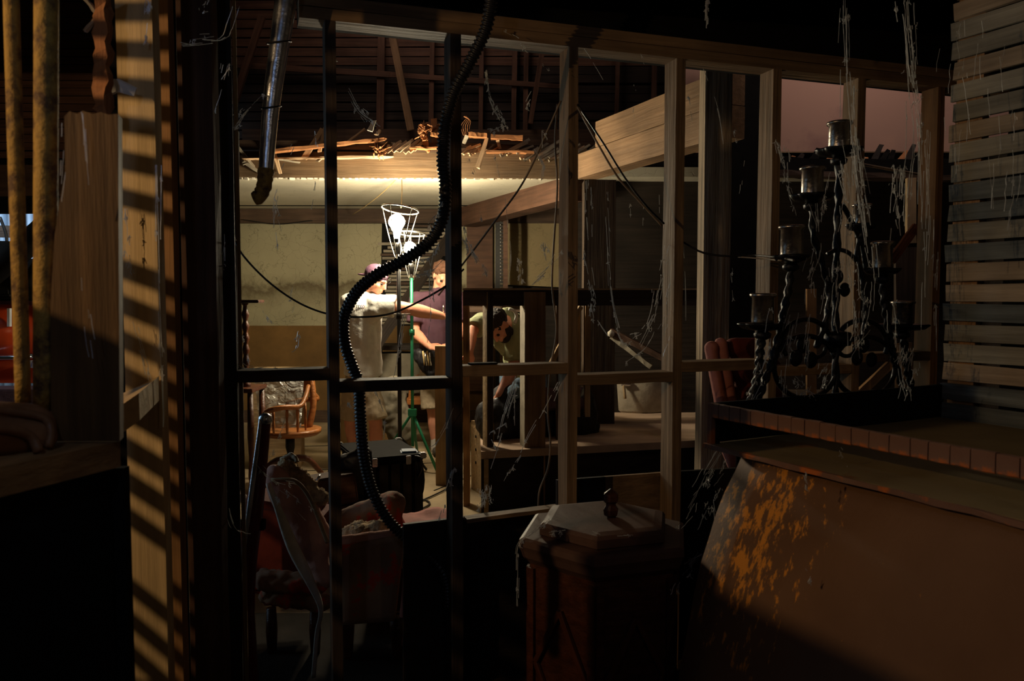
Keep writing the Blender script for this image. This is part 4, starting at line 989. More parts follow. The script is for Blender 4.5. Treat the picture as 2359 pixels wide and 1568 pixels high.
# ================================================================ BROKEN FLOOR EDGE ABOVE THE JOIST
bl = thing('broken_lath_edge', P(1000, 345, 6.5), 'row of snapped pale laths and splintered floor over the joist', 'broken laths')
def lth(x0, y0, x1, y1, wpx, mat, D0=6.48, D1=6.52, th=.012, par=bl, nm='lath', ragged=.008, taper=.75):
    beam(nm, P(x0, y0, D0), P(x1, y1, D1), wpx / F * 6.5, th, mat, par, (1, 0, .2), 4, .002, ragged=ragged, taper=taper)
for i in range(5): lth(890 + i * 13.5, 351 + R.uniform(-2, 2), 924 + i * 14, 323 + R.uniform(-3, 3), 9, 'lath')
for a in ((944, 350, 974, 326, 7), (955, 346, 985, 318, 6), (1045, 358, 1106, 333, 9), (1062, 352, 1085, 336, 6), (1153, 359, 1220, 321, 9), (1170, 352, 1215, 328, 7), (1190, 352, 1228, 336, 8),
          (1205, 370, 1262, 330, 8), (1220, 368, 1290, 324, 8), (1232, 362, 1262, 340, 7), (1250, 369, 1295, 345, 8), (1264, 370, 1300, 352, 8), (1333, 348, 1358, 334, 8), (1325, 366, 1392, 342, 9), (1330, 358, 1380, 350, 8), (1340, 372, 1400, 352, 8)):
    lth(*a, 'lath' if a[0] < 1150 else 'lath_grey')
for i in range(22):
    x = 1196 + i * 8.5 + R.uniform(-3, 3)
    lth(x, 366 + R.uniform(-4, 6), x + R.uniform(36, 58), 340 + R.uniform(-8, 6), R.uniform(5, 9), 'lath_grey' if i % 3 else 'lath', 6.46, 6.5)
for i in range(9):
    x = 1068 + i * 5 + (60 if i > 5 else 0)
    lth(x, 356 + R.uniform(-4, 3), x + R.uniform(18, 34), 340 + R.uniform(-6, 4), R.uniform(4, 7), 'lath')
lth(1100, 387, 1122, 318, 11, 'lath', 6.45, 6.5)
lth(1076, 312, 1068, 330, 10, 'lath_grey'); lth(1146, 322, 1152, 344, 8, 'lath'); lth(1149, 340, 1134, 348, 7, 'lath_orange')
for a in ((1080, 311, 1122, 314, 9), (1131, 316, 1204, 320, 10), (993, 311, 1016, 314, 8), (945, 343, 1020, 342, 4), (1120, 350, 1230, 352, 4)):
    beam('edge_board', P(a[0], a[1], 6.5), P(a[2], a[3], 6.5), a[4] / F * 6.5, .10, 'lath_orange', bl, (0, 0, 1), 6, .004)
# long splintered board and its torn end
beam('long_splinter', P(600, 352, 6.42), P(890, 320, 6.5), .022, .06, 'lath_orange', bl, (0, 0, 1), 12, .005, ragged=.02)
beam('edge_strip', P(560, 366, 6.5), P(905, 362, 6.5), .012, .07, 'lath', bl, (0, 0, 1), 14, .006, ragged=.02)
for a in ((700, 366, 742, 298, 13), (736, 350, 748, 296, 8), (852, 302, 862, 278, 12), (868, 310, 876, 300, 10), (800, 328, 840, 297, 5), (884, 360, 896, 335, 7), (878, 362, 890, 344, 6), (629, 342, 646, 400, 9)):
    lth(*a, 'lath' if a[0] != 852 else 'cream')
for a in ((566, 378, 556, 358, 12), (540, 330, 586, 384, 7), (560, 372, 606, 402, 8), (640, 366, 690, 374, 5), (730, 372, 744, 362, 9)):
    lth(*a, 'lath_grey')
# torn knot of fibres: thin splinters in a fan
for i in range(26):
    x = 875 + R.uniform(-14, 12); y = 350 + R.uniform(-12, 10)
    lth(x, y, x + R.uniform(-16, 18), y + R.uniform(-14, 14), R.uniform(1.5, 3), 'lath_orange', 6.44, 6.46, .004)
for i in range(22):
    x = 976 + R.uniform(-10, 12); y = 300 + R.uniform(-14, 24)
    lth(x, y, x + R.uniform(-16, 16), y + R.uniform(-12, 8), R.uniform(2, 5), 'lath_orange', 6.44, 6.47, .006)
soft('torn_block', [('e', P(980, 292, 6.52), (.06, .04, .03)), ('c', P(972, 300, 6.5), P(985, 345, 6.52), .035, .02), ('c', P(992, 300, 6.5), P(1014, 286, 6.5), .02, .012)], 'lath_orange', bl, .008, 0, (.02, .03))
lc_ = P(1070, 285, 6.5)
for i in range(5):
    tube('frayed_wire', [P(1068 + i * 3, 312, 6.5), P(1062 + i * 5, 290, 6.5), P(1076 + i * 2, 270 + i * 2, 6.5), P(1068, 268, 6.5)], .003, 'lath_orange', bl, 10, 4)
for i in range(60):   # plaster keys hanging at the ceiling edge
    x = 556 + i * 13.2
    if x > 1345: break
    e = P(x + R.uniform(-3, 3), 407, 6.58)
    box('plaster_key', (e.x, e.y, 2.445 + R.uniform(-.006, .004)), (R.uniform(.02, .05), .03, R.uniform(.015, .04)), 'cream', bl, R.uniform(-.3, .3), .004)
up2 = thing('snapped_board', P(997, 320, 6.9), 'short upright orange-brown board end standing on the broken floor', 'board')
beam('board', P(1002, 340, 6.8), P(1000, 276, 6.8), .05, .03, 'lath_orange', up2, (1, 0, 0), 3, .003, ragged=.02)

# ================================================================ PIPES AND CABLES
def pipe(px0, px1, D, rpx, lab):
    a = P(px0, -60, D); b = P(px1, 944, D)
    return tube('rusty_pipe', [a, b], rpx / F * D, 'rustpipe', None, 12, 20, label=lab, cat='pipe', group=None)
pipe(24, 54, 1.42, 16.5, 'thinner rusty yellow pipe at the left edge of the picture')
pipe(107, 104, 1.36, 25, 'thicker rusty yellow pipe, right of its thinner neighbour')
# galvanised conduit with elbow
Dc = 2.45
cp_ = [P(664, -40, Dc), P(650, 60, Dc), P(634, 170, Dc), P(623, 260, Dc), P(616, 345, Dc), P(610, 420, Dc), P(604, 440, Dc), P(598, 452, Dc), P(586, 458, Dc)]
cd_ = thing('conduit', cp_[0], 'shiny galvanised steel pipe hanging down to a short elbow', 'pipe')
path = smoothpath(cp_, 60)
tube('pipe', path[:52], lambda f, i: (25 - 9 * f) / F * Dc, 'steel', cd_, raw=True, sides=24)
tube('elbow', path[50:], lambda f, i: (17 + (2.0 if i % 2 else 0)) / F * Dc * (1 - .1 * f), 'rustpipe', cd_, raw=True, sides=20)
for y_, r_ in ((98, 25.5), (247, 21.5)):
    px = {98: 643, 247: 624}[y_]; c = P(px, y_, Dc)
    tube('strap', ring_pts(c, (r_ + 1) / F * Dc, 24, (.1, .25)), .0025, 'cable', cd_, 30, 5, closed=True)
# corrugated hose
hp = [P(1138, -60, 2.48), P(1132, 0, 2.5), P(1118, 70, 2.52), P(1082, 145, 2.54), P(1045, 215, 2.55), P(1026, 290, 2.56), P(1020, 370, 2.56), P(1026, 430, 2.57), P(1020, 500, 2.58), P(990, 556, 2.58), P(930, 600, 2.60), P(870, 632, 2.62), P(822, 672, 2.65), P(793, 730, 2.68), P(794, 790, 2.70), P(812, 845, 2.72), P(826, 885, 2.73), P(830, 960, 2.75), P(838, 1050, 2.78), P(858, 1130, 2.80), P(895, 1198, 2.80), P(950, 1250, 2.78), P(1010, 1302, 2.76), P(1030, 1345, 2.76), P(1034, 1400, 2.76)]
hpath = smoothpath(hp, 760)
tube('corrugated_hose', hpath, lambda f, i: (.0215 if (i % 4) in (0, 1) else .0168), 'hose', None, raw=True, sides=14, label='thick black corrugated hose snaking down across the stud frame', cat='hose')
tube('hose_tie', [P(1028, 425, 2.50), P(1016, 440, 2.52), P(1030, 446, 2.5)], .006, 'hose', None, 6, 6, label='small black tie around the hose at ceiling height', cat='tie')
def wire(pts, r, mat, lab, cat='cable', n=None):
    return tube('cable', [P(*p) for p in pts], r, mat, None, n or len(pts) * 7, 6, label=lab, cat=cat)
wire([(536, 540, 2.66), (560, 588, 2.66), (620, 650, 2.68), (690, 698, 2.70), (760, 724, 2.71), (830, 730, 2.72), (900, 722, 2.73), (970, 692, 2.74), (1032, 655, 2.76), (1068, 620, 2.8)], .0038, 'cable', 'black cable sagging from the left post past the man in white')
wire([(1292, 232, 2.75), (1262, 300, 2.78), (1205, 420, 2.82), (1140, 510, 2.86), (1080, 590, 2.9), (1010, 680, 2.95)], .0036, 'twine', 'brown cord slanting down left from the third open bay')
wire([(1284, 240, 2.95), (1279, 330, 2.95), (1284, 430, 2.95), (1276, 560, 2.95), (1272, 660, 2.95), (1282, 760, 2.95), (1268, 850, 2.95), (1262, 950, 2.95), (1268, 1020, 2.95), (1262, 1080, 2.95), (1243, 1130, 2.95), (1240, 1180, 2.95)], .0038, 'twine', 'brown wavy cord hanging down left of the fourth stud')
wire([(1330, 240, 2.82), (1390, 330, 2.82), (1440, 410, 2.84), (1490, 475, 2.86), (1530, 515, 2.88)], .0036, 'cable', 'upper of two black cords slanting down right to the fifth stud')
wire([(1330, 246, 2.80), (1385, 345, 2.80), (1425, 410, 2.82), (1470, 460, 2.84), (1525, 520, 2.86)], .0036, 'twine', 'lower of two cords slanting down right to the fifth stud')
wire([(1570, 556, 3.0), (1620, 582, 2.98), (1680, 590, 2.96), (1740, 588, 2.95), (1800, 594, 2.6), (1830, 600, 2.25)], .004, 'cable', 'black cable running from the weathered post to the candelabra')
wire([(1700, 591, 3.0), (1760, 596, 2.8), (1800, 600, 2.5)], .003, 'twine', 'thin brown cord beside the cable left of the candelabra')
wire([(560, 506, 8.9), (640, 516, 8.9), (720, 508, 8.9)], .006, 'cable', 'slack dark wire along the top of the plaster wall')
wire([(1985, 378, 4.6), (2040, 388, 4.6), (2120, 402, 4.6)], .008, 'twine', 'pale cord sagging under the broken upper floor')

# ================================================================ LATH WALL, RIGHT
aV = Vector((.459, -.888, 0)).normalized(); bV = Vector((.888, .459, 0)).normalized()
E0 = Vector((1.485, 2.67, 0))
lwl = thing('wall_right_lath', E0, 'wall of grey horizontal slats at the right edge', 'wall', kind=S)
M['latha'] = wood('weathered_slat_grey', (.46, .42, .33), .4, .8, 6, .5, .35)
M['lathb'] = wood('weathered_slat_brown', (.54, .41, .28), .4, .8, 6, .5, .3)
M['lathc'] = wood('weathered_slat_blue', (.24, .26, .25), .5, .8, 6, .5, .4)
z = .93; i = 0
while z < 2.62:
    m = {2: 'lathc', 3: 'lathc', 7: 'lathc', 8: 'lathb', 9: 'lathb', 10: 'lathc', 12: 'lathc', 13: 'lathc', 19: 'lathb', 22: 'lathb'}.get(i, ['latha', 'lathb', 'latha'][i % 3])
    e0 = E0 + aV * R.uniform(-.006, .008); z0 = z + R.uniform(-.002, .002); out = -.003 + R.uniform(0, .006)
    beam('slat', e0 + Vector((0, 0, z0)) - bV * (.008 + out), e0 + aV * 2.2 + Vector((0, 0, z0 + R.uniform(-.004, .004))) - bV * (.008 + out), .057, .012, m, lwl, (0, 0, 1), 8, .0022, ragged=.004)
    z += .0668; i += 1
beam('stud', E0 + aV * .055 + bV * .02, E0 + aV * .055 + bV * .02 + Vector((0, 0, 2.44)), .09, .038, 'stud_orange', lwl, aV, 6, .001)
for s in (.55, 1.0, 1.5):
    beam('stud', E0 + aV * s + bV * .05, E0 + aV * s + bV * .05 + Vector((0, 0, 2.44)), .038, .09, 'blackwood', lwl, aV, 4, .001)
slab('backing', [E0 + aV * .12 + bV * .11, E0 + aV * 2.2 + bV * .11, E0 + aV * 2.2 + bV * .11 + Vector((0, 0, 2.44)), E0 + aV * .12 + bV * .11 + Vector((0, 0, 2.44))], bV * .02, 'black', lwl)

# ================================================================ RUSTY COUNTER, RIGHT
C0 = Vector((.565, 2.20, 0))
cn_ = thing('rusty_counter', (C0.x, C0.y, 0), 'big rusted sheet-metal counter with open slot filling the lower right', 'counter')
def cpt(s, t, z): return C0 + aV * s + bV * t + Vector((0, 0, z))
Wd = 1.01; Ln = 1.55
k = 0; s = 0.0
beam('rim_strip', cpt(0, .010, 1.131), cpt(Ln, .010, 1.131), .036, .005, 'rustlip', cn_, (0, 0, 1), 10, .001)
for s_ in (.012, 1.5): beam('rim_bracket', cpt(s_, .012, 1.036), cpt(s_, .012, 1.12), .012, .012, 'black', cn_, (1, 0, 0), 1, 0)
while s < Ln:
    L = .040 + R.uniform(-.004, .012)
    b_ = beam('rim_block', cpt(s, R.uniform(-.0012, .0012), 1.131), cpt(s + L - .002, 0, 1.131), .040 + R.uniform(-.0012, .0012), .016, 'rustlip', cn_, (0, 0, 1), 2, .0008, bev=.002)
    s += L
beam('back_rim', cpt(0, 0, 1.095), cpt(0, Wd + .02, 1.095), .112, .012, 'black', cn_, (0, 0, 1), 6, .0015)
beam('corner_plate', cpt(-.004, .0, 1.085), cpt(.012, .0, 1.085), .13, .02, 'rustlip', cn_, (0, 0, 1), 2, .0015)
slab('shelf_floor', [cpt(.0, -.012, 1.036), cpt(Ln, -.012, 1.036), cpt(Ln, Wd, 1.040), cpt(.0, Wd, 1.040)], (0, 0, -.006), 'rustshelf', cn_)
beam('slot_edge', cpt(-.01, -.014, 1.030), cpt(Ln, -.014, 1.030), .012, .012, 'rustlip', cn_, (0, 0, 1), 20, .0018)
# flared front panel with the wavy left edge
edge = [(1706, 1046, 2.13), (1694, 1075, 2.125), (1668, 1130, 2.115), (1650, 1180, 2.105), (1634, 1240, 2.095), (1616, 1300, 2.085), (1603, 1360, 2.075), (1592, 1420, 2.065), (1580, 1480, 2.055), (1568, 1540, 2.045), (1558, 1600, 2.03), (1545, 1700, 2.0)]
bm = bmesh.new(); G = []
o_ = P(1900, 1250, 1.8)
for (x, y, D_) in edge:
    st = P(x, y, D_); row = []
    for j in range(15):
        f = j / 14
        row.append(bm.verts.new(st + aV * (Ln * f) + Vector((0, 0, .010 * math.sin(f * 5 + st.z * 4))) - o_ + bV * (.004 * math.sin(f * 9 + st.z * 7))))
    G.append(row)
for a, b in zip(G, G[1:]):
    for j in range(14): bm.faces.new((a[j], a[j + 1], b[j + 1], b[j]))
r = bmesh.ops.extrude_face_region(bm, geom=bm.faces[:])
bmesh.ops.translate(bm, vec=bV * .006, verts=[v for v in r['geom'] if isinstance(v, bmesh.types.BMVert)])
bmesh.ops.recalc_face_normals(bm, faces=bm.faces[:])
me = bpy.data.meshes.new('front_panel'); bm.to_mesh(me); bm.free()
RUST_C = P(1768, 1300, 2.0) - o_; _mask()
put('front_panel', me, 'rustpanel', cn_, Matrix.Translation(o_) @ Matrix.Identity(4), smooth=True)
slab('carcass', [cpt(.05, .05, 0), cpt(Ln, .05, 0), cpt(Ln, Wd, 0), cpt(.05, Wd, 0)], (0, 0, 1.02), 'black', cn_)

# ================================================================ CANDELABRA
K0 = C0 - aV * .16; KN = aV
cz = None
def KP(px, py, off=0): return onplane(px, py, K0 + aV * off, KN)
cz = KP(1925, 930).z - .05
cb_ = thing('candelabra', Vector((KP(1925, 925).x, KP(1925, 925).y, cz)), 'black wrought-iron candelabra with stepped candle cups draped in cobwebs', 'candelabra')
kD = KP(1925, 700).y
def kr(px): return px / F * kD
cups = [(1933, 280, 348, 25, 52), (1871, 384, 452, 25, 48), (1823, 519, 592, 25, 40), (1757, 675, 748, 25, 52), (2032, 556, 622, 24, 42), (2079, 693, 750, 25, 60), (1985, 470, 520, 20, 36)]
for cx_, y0, y1, hw, dw in cups:
    tp = KP(cx_, y0); bt_ = KP(cx_, y1); h = tp.z - bt_.z; r = kr(hw)
    lathe('candle_cup', [(r * .9, 0), (r * .95, h * .1), (r * .92, h * .85), (r * 1.12, h * .9), (r * 1.15, h * .97), (r * 1.0, h), (r * .85, h * .98), (r * .80, h * .5), (r * .2, h * .45)], bt_, 'cup', cb_, 20)
    d = kr(dw)
    lathe('drip_dish', [(r * .5, -.012), (d * .8, -.004), (d, .010), (d * .98, .014), (d * .75, .003), (r * .5, .0)], bt_ - Vector((0, 0, .008)), 'iron', cb_, 32, wob=.07)
    lathe('socket_ring', [(r * .35, -.03), (r * .7, -.022), (r * .75, -.01), (r * .4, 0)], bt_ - Vector((0, 0, .018)), 'iron', cb_, 14)
def iron(pts, rpx=6, twist=0, n=None, nm='arm', off=0):
    tube(nm, [KP(x, y, off) for x, y in pts], kr(rpx), 'iron', cb_, n or len(pts) * 9, 10, twist=twist)
iron([(1933, 360), (1932, 450), (1928, 560), (1925, 700), (1925, 830), (1925, 930)], 8, .5, 60, 'stem')
iron([(1871, 462), (1874, 540), (1895, 610), (1910, 680), (1900, 750), (1880, 800)], 7, .55, 50, 'twisted_arm')
iron([(1823, 602), (1818, 660), (1806, 715), (1795, 770), (1775, 840), (1757, 890), (1745, 928)], 8, .6, 60, 'twisted_arm')
iron([(1757, 760), (1752, 800), (1748, 850), (1740, 890), (1728, 930)], 9, .6, 40, 'twisted_arm')
iron([(2032, 632), (2036, 690), (2045, 750), (2058, 820), (2075, 880), (2088, 928)], 8, .6, 60, 'twisted_arm')
iron([(2079, 762), (2086, 820), (2094, 870), (2106, 928)], 9, .6, 40, 'twisted_arm')
iron([(1985, 530), (1975, 580), (1985, 640), (1995, 720), (1985, 800)], 6, .5, 40, 'twisted_arm')
iron([(1940, 470), (1962, 510), (1985, 560), (1995, 620)], 6, nm='scroll')
iron([(1907, 585), (1930, 575), (1955, 582), (1972, 600)], 5, nm='scroll')
def kring(cx_, cy_, r, rpx=6, a0=0, a1=360, nm='scroll'):
    pts = [KP(cx_ + r * math.cos(math.radians(a)), cy_ + r * math.sin(math.radians(a))) for a in [a0 + (a1 - a0) * k / 24 for k in range(25)]]
    tube(nm, pts, kr(rpx), 'iron', cb_, 48, 8)
kring(1855, 845, 72, 6, -30, 330, 'iron_ring'); kring(1992, 845, 70, 6, 0, 360, 'iron_ring')
kring(1858, 790, 55, 6, 150, 345); kring(1985, 795, 58, 6, 195, 380)
kring(1880, 800, 22, 5, 0, 200); kring(1950, 800, 20, 5, -20, 180)
for (tx, ty, s_) in ((1930, 655, 1.0), (1850, 815, 1.15), (1990, 815, 1.1)):
    for dx, dy in ((0, -18), (-14, 8), (16, 12)):
        c = KP(tx + dx * s_, ty + dy * s_, .0)
        lathe('trefoil_leaf', [(.004, -.006), (kr(15 * s_), -.005), (kr(17 * s_), 0), (kr(15 * s_), .005), (.004, .006)], c, 'iron', cb_, 18, frame(aV, (0, 0, 1)) @ Matrix.Rotation(math.pi / 2, 3, 'Y'))
lathe('hub', [(.004, -.03), (kr(30), -.022), (kr(34), 0), (kr(30), .022), (.004, .03)], KP(1928, 780), 'iron', cb_, 16)
_s0 = KP(1925, 930)
box('plinth_box', (_s0.x, _s0.y, cz / 2), (.72, .20, cz), 'blackwood', None, math.atan2(bV.y, bV.x), .005, label='tall dark box behind the counter that carries the candelabra', cat='box')
beam('base_bar', KP(1715, 930), KP(2125, 930), .03, .018, 'iron', cb_, aV, 8, .001)
for px in (1735, 1925, 2105):
    q = KP(px, 930); lathe('foot', [(.025, 0), (.03, .01), (.018, .03), (.010, max(.04, q.z - cz))], (q.x, q.y, cz), 'iron', cb_, 12)

# ================================================================ HEXAGONAL TABLE
hc = Vector((.275, 2.30, 0)); rot0 = math.radians(-102)
hx = thing('hexagonal_table', hc, 'dark red-brown hexagonal end table with diamond moulding and dusty lidded top', 'table')
def hexring(r, z, sc_=1.0): return [hc + Vector((r * math.cos(rot0 + k * math.pi / 3), r * math.sin(rot0 + k * math.pi / 3), z)) for k in range(6)]
def hexpart(nm, prof, mat, **kw):
    bm = bmesh.new(); rings = []
    for r, z in prof: rings.append([bm.verts.new(p - hc) for p in hexring(r, z)])
    for a, b in zip(rings, rings[1:]):
        for k in range(6): bm.faces.new((a[k], a[(k + 1) % 6], b[(k + 1) % 6], b[k]))
    bm.faces.new(rings[0][::-1]); bm.faces.new(rings[-1]); bmesh.ops.recalc_face_normals(bm, faces=bm.faces[:])
    me = bpy.data.meshes.new(nm); bm.to_mesh(me); bm.free()
    return put(nm, me, mat, hx, Matrix.Translation(hc), **kw)
hexpart('body', [(.235, .10), (.235, .70)], 'darkredwood')
hexpart('base', [(.262, 0), (.262, .05), (.25, .07), (.245, .10), (.235, .10)], 'darkredwood')
hexpart('cornice', [(.235, .68), (.255, .70), (.262, .72), (.27, .735), (.268, .752), (.255, .758), (.2, .758)], 'darktopwood')
hexpart('lid', [(.200, .758), (.205, .762), (.205, .785), (.196, .795), (.17, .800), (.01, .802)], 'darktopwood')
fz = .802
bm = bmesh.new(); rings = []
for r, z in ((.012, 0), (.022, .006), (.024, .022), (.016, .034), (.016, .040), (.024, .048), (.023, .068), (.002, .084)):
    rings.append([bm.verts.new((r * math.cos(k * math.pi / 3 + .3), r * math.sin(k * math.pi / 3 + .3), z)) for k in range(6)])
for a, b in zip(rings, rings[1:]):
    for k in range(6): bm.faces.new((a[k], a[(k + 1) % 6], b[(k + 1) % 6], b[k]))
bm.faces.new(rings[0][::-1]); me = bpy.data.meshes.new('finial'); bm.to_mesh(me); bm.free()
put('finial', me, 'darkredwood', hx, Matrix.Translation(P(1407, 1210, 2.28).xy.to_3d() + Vector((0, 0, fz))), label='faceted red-brown finial')
for k in range(6):
    a = hexring(.237, .12)[k]; b = hexring(.237, .12)[(k + 1) % 6]; up_ = Vector((0, 0, 1)); w_ = (b - a).normalized(); nn = (a + b) / 2 - hc - Vector((0, 0, .12)); nn.normalize()
    m_ = (a + b) / 2 + Vector((0, 0, .28)); hw = .088; hh = .17
    dia = [m_ + up_ * hh, m_ + w_ * hw, m_ - up_ * hh, m_ - w_ * hw]
    for j in range(4): beam('diamond_moulding', dia[j] + nn * .006, dia[(j + 1) % 4] + nn * .006, .012, .016, 'darkredwood', hx, nn, 2, .0005, bev=.002)
    slab('corner_strip', [a + w_ * .0, a + w_ * .022, a + w_ * .022 + up_ * .55, a + up_ * .55], nn * .008, 'darkredwood', hx)
    slab('corner_strip', [b - w_ * .022, b, b + up_ * .55, b - w_ * .022 + up_ * .55], nn * .008, 'darkredwood', hx)

# ================================================================ BROKEN FURNITURE, LOWER LEFT
fc = P(860, 1400, 3.15)
fa = thing('floral_armchair', (fc.x, 3.2, 0), 'broken armchair in dark floral fabric with stuffing bursting from the seat', 'armchair')
M['floralred'] = rustmat('floral_weave', (.20, .10, .06), (.65, .07, .03), (.45, .27, .15), .53, 9, (1, 1, 1), .9)[0]
sheet('front_panel', [P(786, 1252, 3.02), P(935, 1226, 3.02), P(912, 1420, 3.0), P(792, 1430, 3.0)], 10, 14, .006, 'floralred', fa, -.05, 8)
soft('front_roll', [('c', P(780, 1250, 3.02), P(935, 1230, 3.02), .025, .028)], 'pink', fa, .008, 2, (.05, .012))
soft('back_cushion', [('c', P(780, 1205, 3.42), P(905, 1162, 3.42), .055, .06), ('c', P(760, 1235, 3.42), P(905, 1215, 3.40), .06, .06), ('e', P(898, 1175, 3.4), (.05, .07, .08))], 'floralred', fa, .011, 2, (.08, .02))
soft('seat_stuffing', [('e', P(850 + R.uniform(-55, 35), 1228 + R.uniform(-8, 10), 3.18 + R.uniform(-.1, .1)), [R.uniform(.03, .05)] * 3) for _ in range(16)], 'stuffing', fa, .008, 0, (.012, .03))
slab('seat_frame', [P(786, 1262, 3.06), P(930, 1240, 3.06), P(935, 1235, 3.5), P(800, 1250, 3.5)], (0, 0, -.12), 'pink', fa)
soft('side_panel', [('c', P(945, 1255, 3.1), P(925, 1480, 3.05), .02, .018), ('c', P(965, 1250, 3.3), P(950, 1470, 3.25), .04, .04)], 'pinkvelvet', fa, .01, 1)
for x, D_ in ((800, 3.05), (915, 3.05), (960, 3.4)):
    q = P(x, 1450, D_); lathe('leg', [(.015, 0), (.02, .02), (.028, .12), (.03, max(.13, q.z + .05))], (q.x, q.y, 0), 'darkredwood', fa, 10)
# tipped chair back with torn lining
tc = thing('torn_chair_back', P(690, 1400, 2.95).xy.to_3d(), 'tipped upholstered chair back with torn cream lining and horsehair', 'chair back')
cs = [P(617, 1112, 2.88), P(640, 1170, 2.86), P(675, 1260, 2.84), P(715, 1340, 2.82), P(739, 1402, 2.82), P(730, 1460, 2.82), P(722, 1560, 2.82)]
tube('torn_lining', cs, lambda f, i: .010 + .014 * math.sin(min(1, f * 1.4) * math.pi) ** 2, 'cream', tc, 40, 8, flat=.5)
soft('pad', [('c', P(632, 1092, 2.98), P(655, 1130, 3.0), .04, .06), ('c', P(655, 1130, 3.0), P(715, 1260, 3.0), .06, .055), ('c', P(690, 1140, 3.0), P(745, 1250, 3.02), .045, .04), ('c', P(715, 1260, 3.0), P(748, 1330, 3.0), .05, .04)], 'pink', tc, .011, 2, (.07, .025))
tube('edge_piping', [P(625, 1105, 2.92), P(680, 1108, 2.92), P(715, 1150, 2.93), P(745, 1225, 2.94), P(755, 1250, 2.94)], .008, 'tan', tc, 24, 8)
soft('horsehair', [('e', P(660 + i * 7 + R.uniform(-8, 8), 1078 + i * 7 + R.uniform(-10, 8), 3.02), [R.uniform(.02, .04)] * 3) for i in range(12)], 'stuffing', tc, .008, 0, (.012, .035))
soft('torn_flap', [('c', P(655, 1062, 3.05), P(672, 1046, 3.05), .02, .012), ('c', P(672, 1046, 3.05), P(684, 1062, 3.03), .012, .01), ('c', P(668, 1068, 3.05), P(672, 1092, 3.05), .018, .02)], 'khaki', tc, .007, 0, (.02, .02))
box('red_cushion', P(655, 1250, 3.35), (.34, .25, .40), 'redfab', tc, Matrix.Rotation(.15, 4, 'Y'), .03)
soft('torn_seat', [('c', P(610, 1335, 3.0), P(735, 1345, 3.0), .045, .04), ('c', P(620, 1370, 3.05), P(740, 1385, 3.05), .04, .04)], 'floralred', tc, .01, 1, (.03, .03))
for x in (625, 725):
    q = P(x, 1400, 3.1); lathe('leg', [(.018, 0), (.024, .1), (.02, max(.12, q.z))], (q.x, q.y, 0), 'darkredwood', tc, 10)
# curved varnished runner standing on end
ru = thing('wooden_runner', P(575, 1500, 2.78).xy.to_3d(), 'tall dark red varnished runner standing on end by the left post', 'runner')
rp = [P(611, 962, 2.82), P(606, 1010, 2.82), P(596, 1090, 2.82), P(585, 1180, 2.80), P(572, 1280, 2.78), P(566, 1400, 2.78), P(575, 1568, 2.75), P(580, 1640, 2.75)]
tube('runner', rp, lambda f, i: .020 + .012 * min(1, f * 3), 'redvarnish', ru, 50, 10, flat=1.1)
tube('highlight_edge', [p + Vector((-.008, -.028, 0)) for p in rp[:6]], lambda f, i: .006 + .006 * math.sin(f * math.pi), 'steel', ru, 40, 8, flat=.8)  # bright strip stands in for the bluish highlight along the edge
lathe('cap', [(.012, -.02), (.026, -.01), (.024, .01), (.008, .022)], P(611, 965, 2.81), 'steel', ru, 14)
beam('cross_bar', P(556, 1205, 2.80), P(610, 1208, 2.80), .035, .03, 'black', ru, (0, 0, 1), 3, .001)
for i in range(3):
    beam('crosspiece', P(590, 1168 + i * 4, 2.9), P(553, 1140 + i * 3, 3.0), .03, .02, 'darkredwood', ru, (0, 0, 1), 3, .001) if i == 0 else None
# trunk, flight case, blue plug box, cables
tk = thing('black_trunk', P(850, 1150, 4.7).xy.to_3d(), 'big black slatted trunk on the concrete floor behind the hose', 'trunk')
tzp = P(850, 1048, 4.6).z; tx0 = P(790, 1100, 4.6).x; tx1 = P(930, 1100, 4.6).x
rzt = .42
tcn = Vector(((tx0 + tx1) / 2 + .02, 4.72, 0)); rm = Matrix.Rotation(rzt, 4, 'Z')
def tkp(x, y, z): return tcn + rm @ Vector((x, y, z))
box('body', tkp(0, 0, tzp * .5), (.36, .50, tzp - .02), 'black', tk, rzt, .01)
box('lid', tkp(0, 0, tzp), (.40, .54, .035), 'black', tk, rzt, .008)
for k in range(6):
    beam('slat', tkp(-.185 + .07 * k, -.258, .03), tkp(-.185 + .07 * k, -.258, tzp - .03), .05, .012, 'blackwood', tk, rm.to_3x3() @ Vector((1, 0, 0)), 2, .001)
for x in (-.1, .1): box('latch', tkp(x, -.272, tzp - .01), (.03, .015, .05), 'steel', tk, rzt, .003)
for x in (-.19, .19):
    for y in (-.26, .26): box('corner', tkp(x, y, tzp + .008), (.04, .04, .035), 'steel', tk, rzt, .006)
soft('trunk_bag', [('c', P(795, 1068, 4.35), P(835, 1052, 4.35), .06, .06), ('e', P(800, 1105, 4.35), (.11, .1, .16)), ('c', P(770, 1200, 4.3), P(850, 1200, 4.3), .12, .12)], 'duffel', None, .012, 1, (.1, .05), label='slumped black bag with a handle in front of the trunk', cat='bag')
sc_ = thing('suitcase', P(735, 1150, 4.2).xy.to_3d(), 'open dark reddish suitcase with a metal latch behind the torn chair back', 'suitcase')
q = P(735, 1130, 4.2)
sm = Matrix.Rotation(.25, 4, 'Z') @ Matrix.Rotation(-.12, 4, 'Y')
box('lid', (q.x, 4.2, q.z), (.40, .16, .16), 'redboard', sc_, sm, .01)
box('base', (q.x + .02, 4.22, q.z * .5 - .04), (.42, .3, q.z - .08), 'redboard', sc_, .25, .01)
tube('handle', [P(720, 1118, 4.08), P(728, 1112, 4.05), P(734, 1100, 4.05), P(737, 1094, 4.08)], .007, 'steel', sc_, 8, 6)
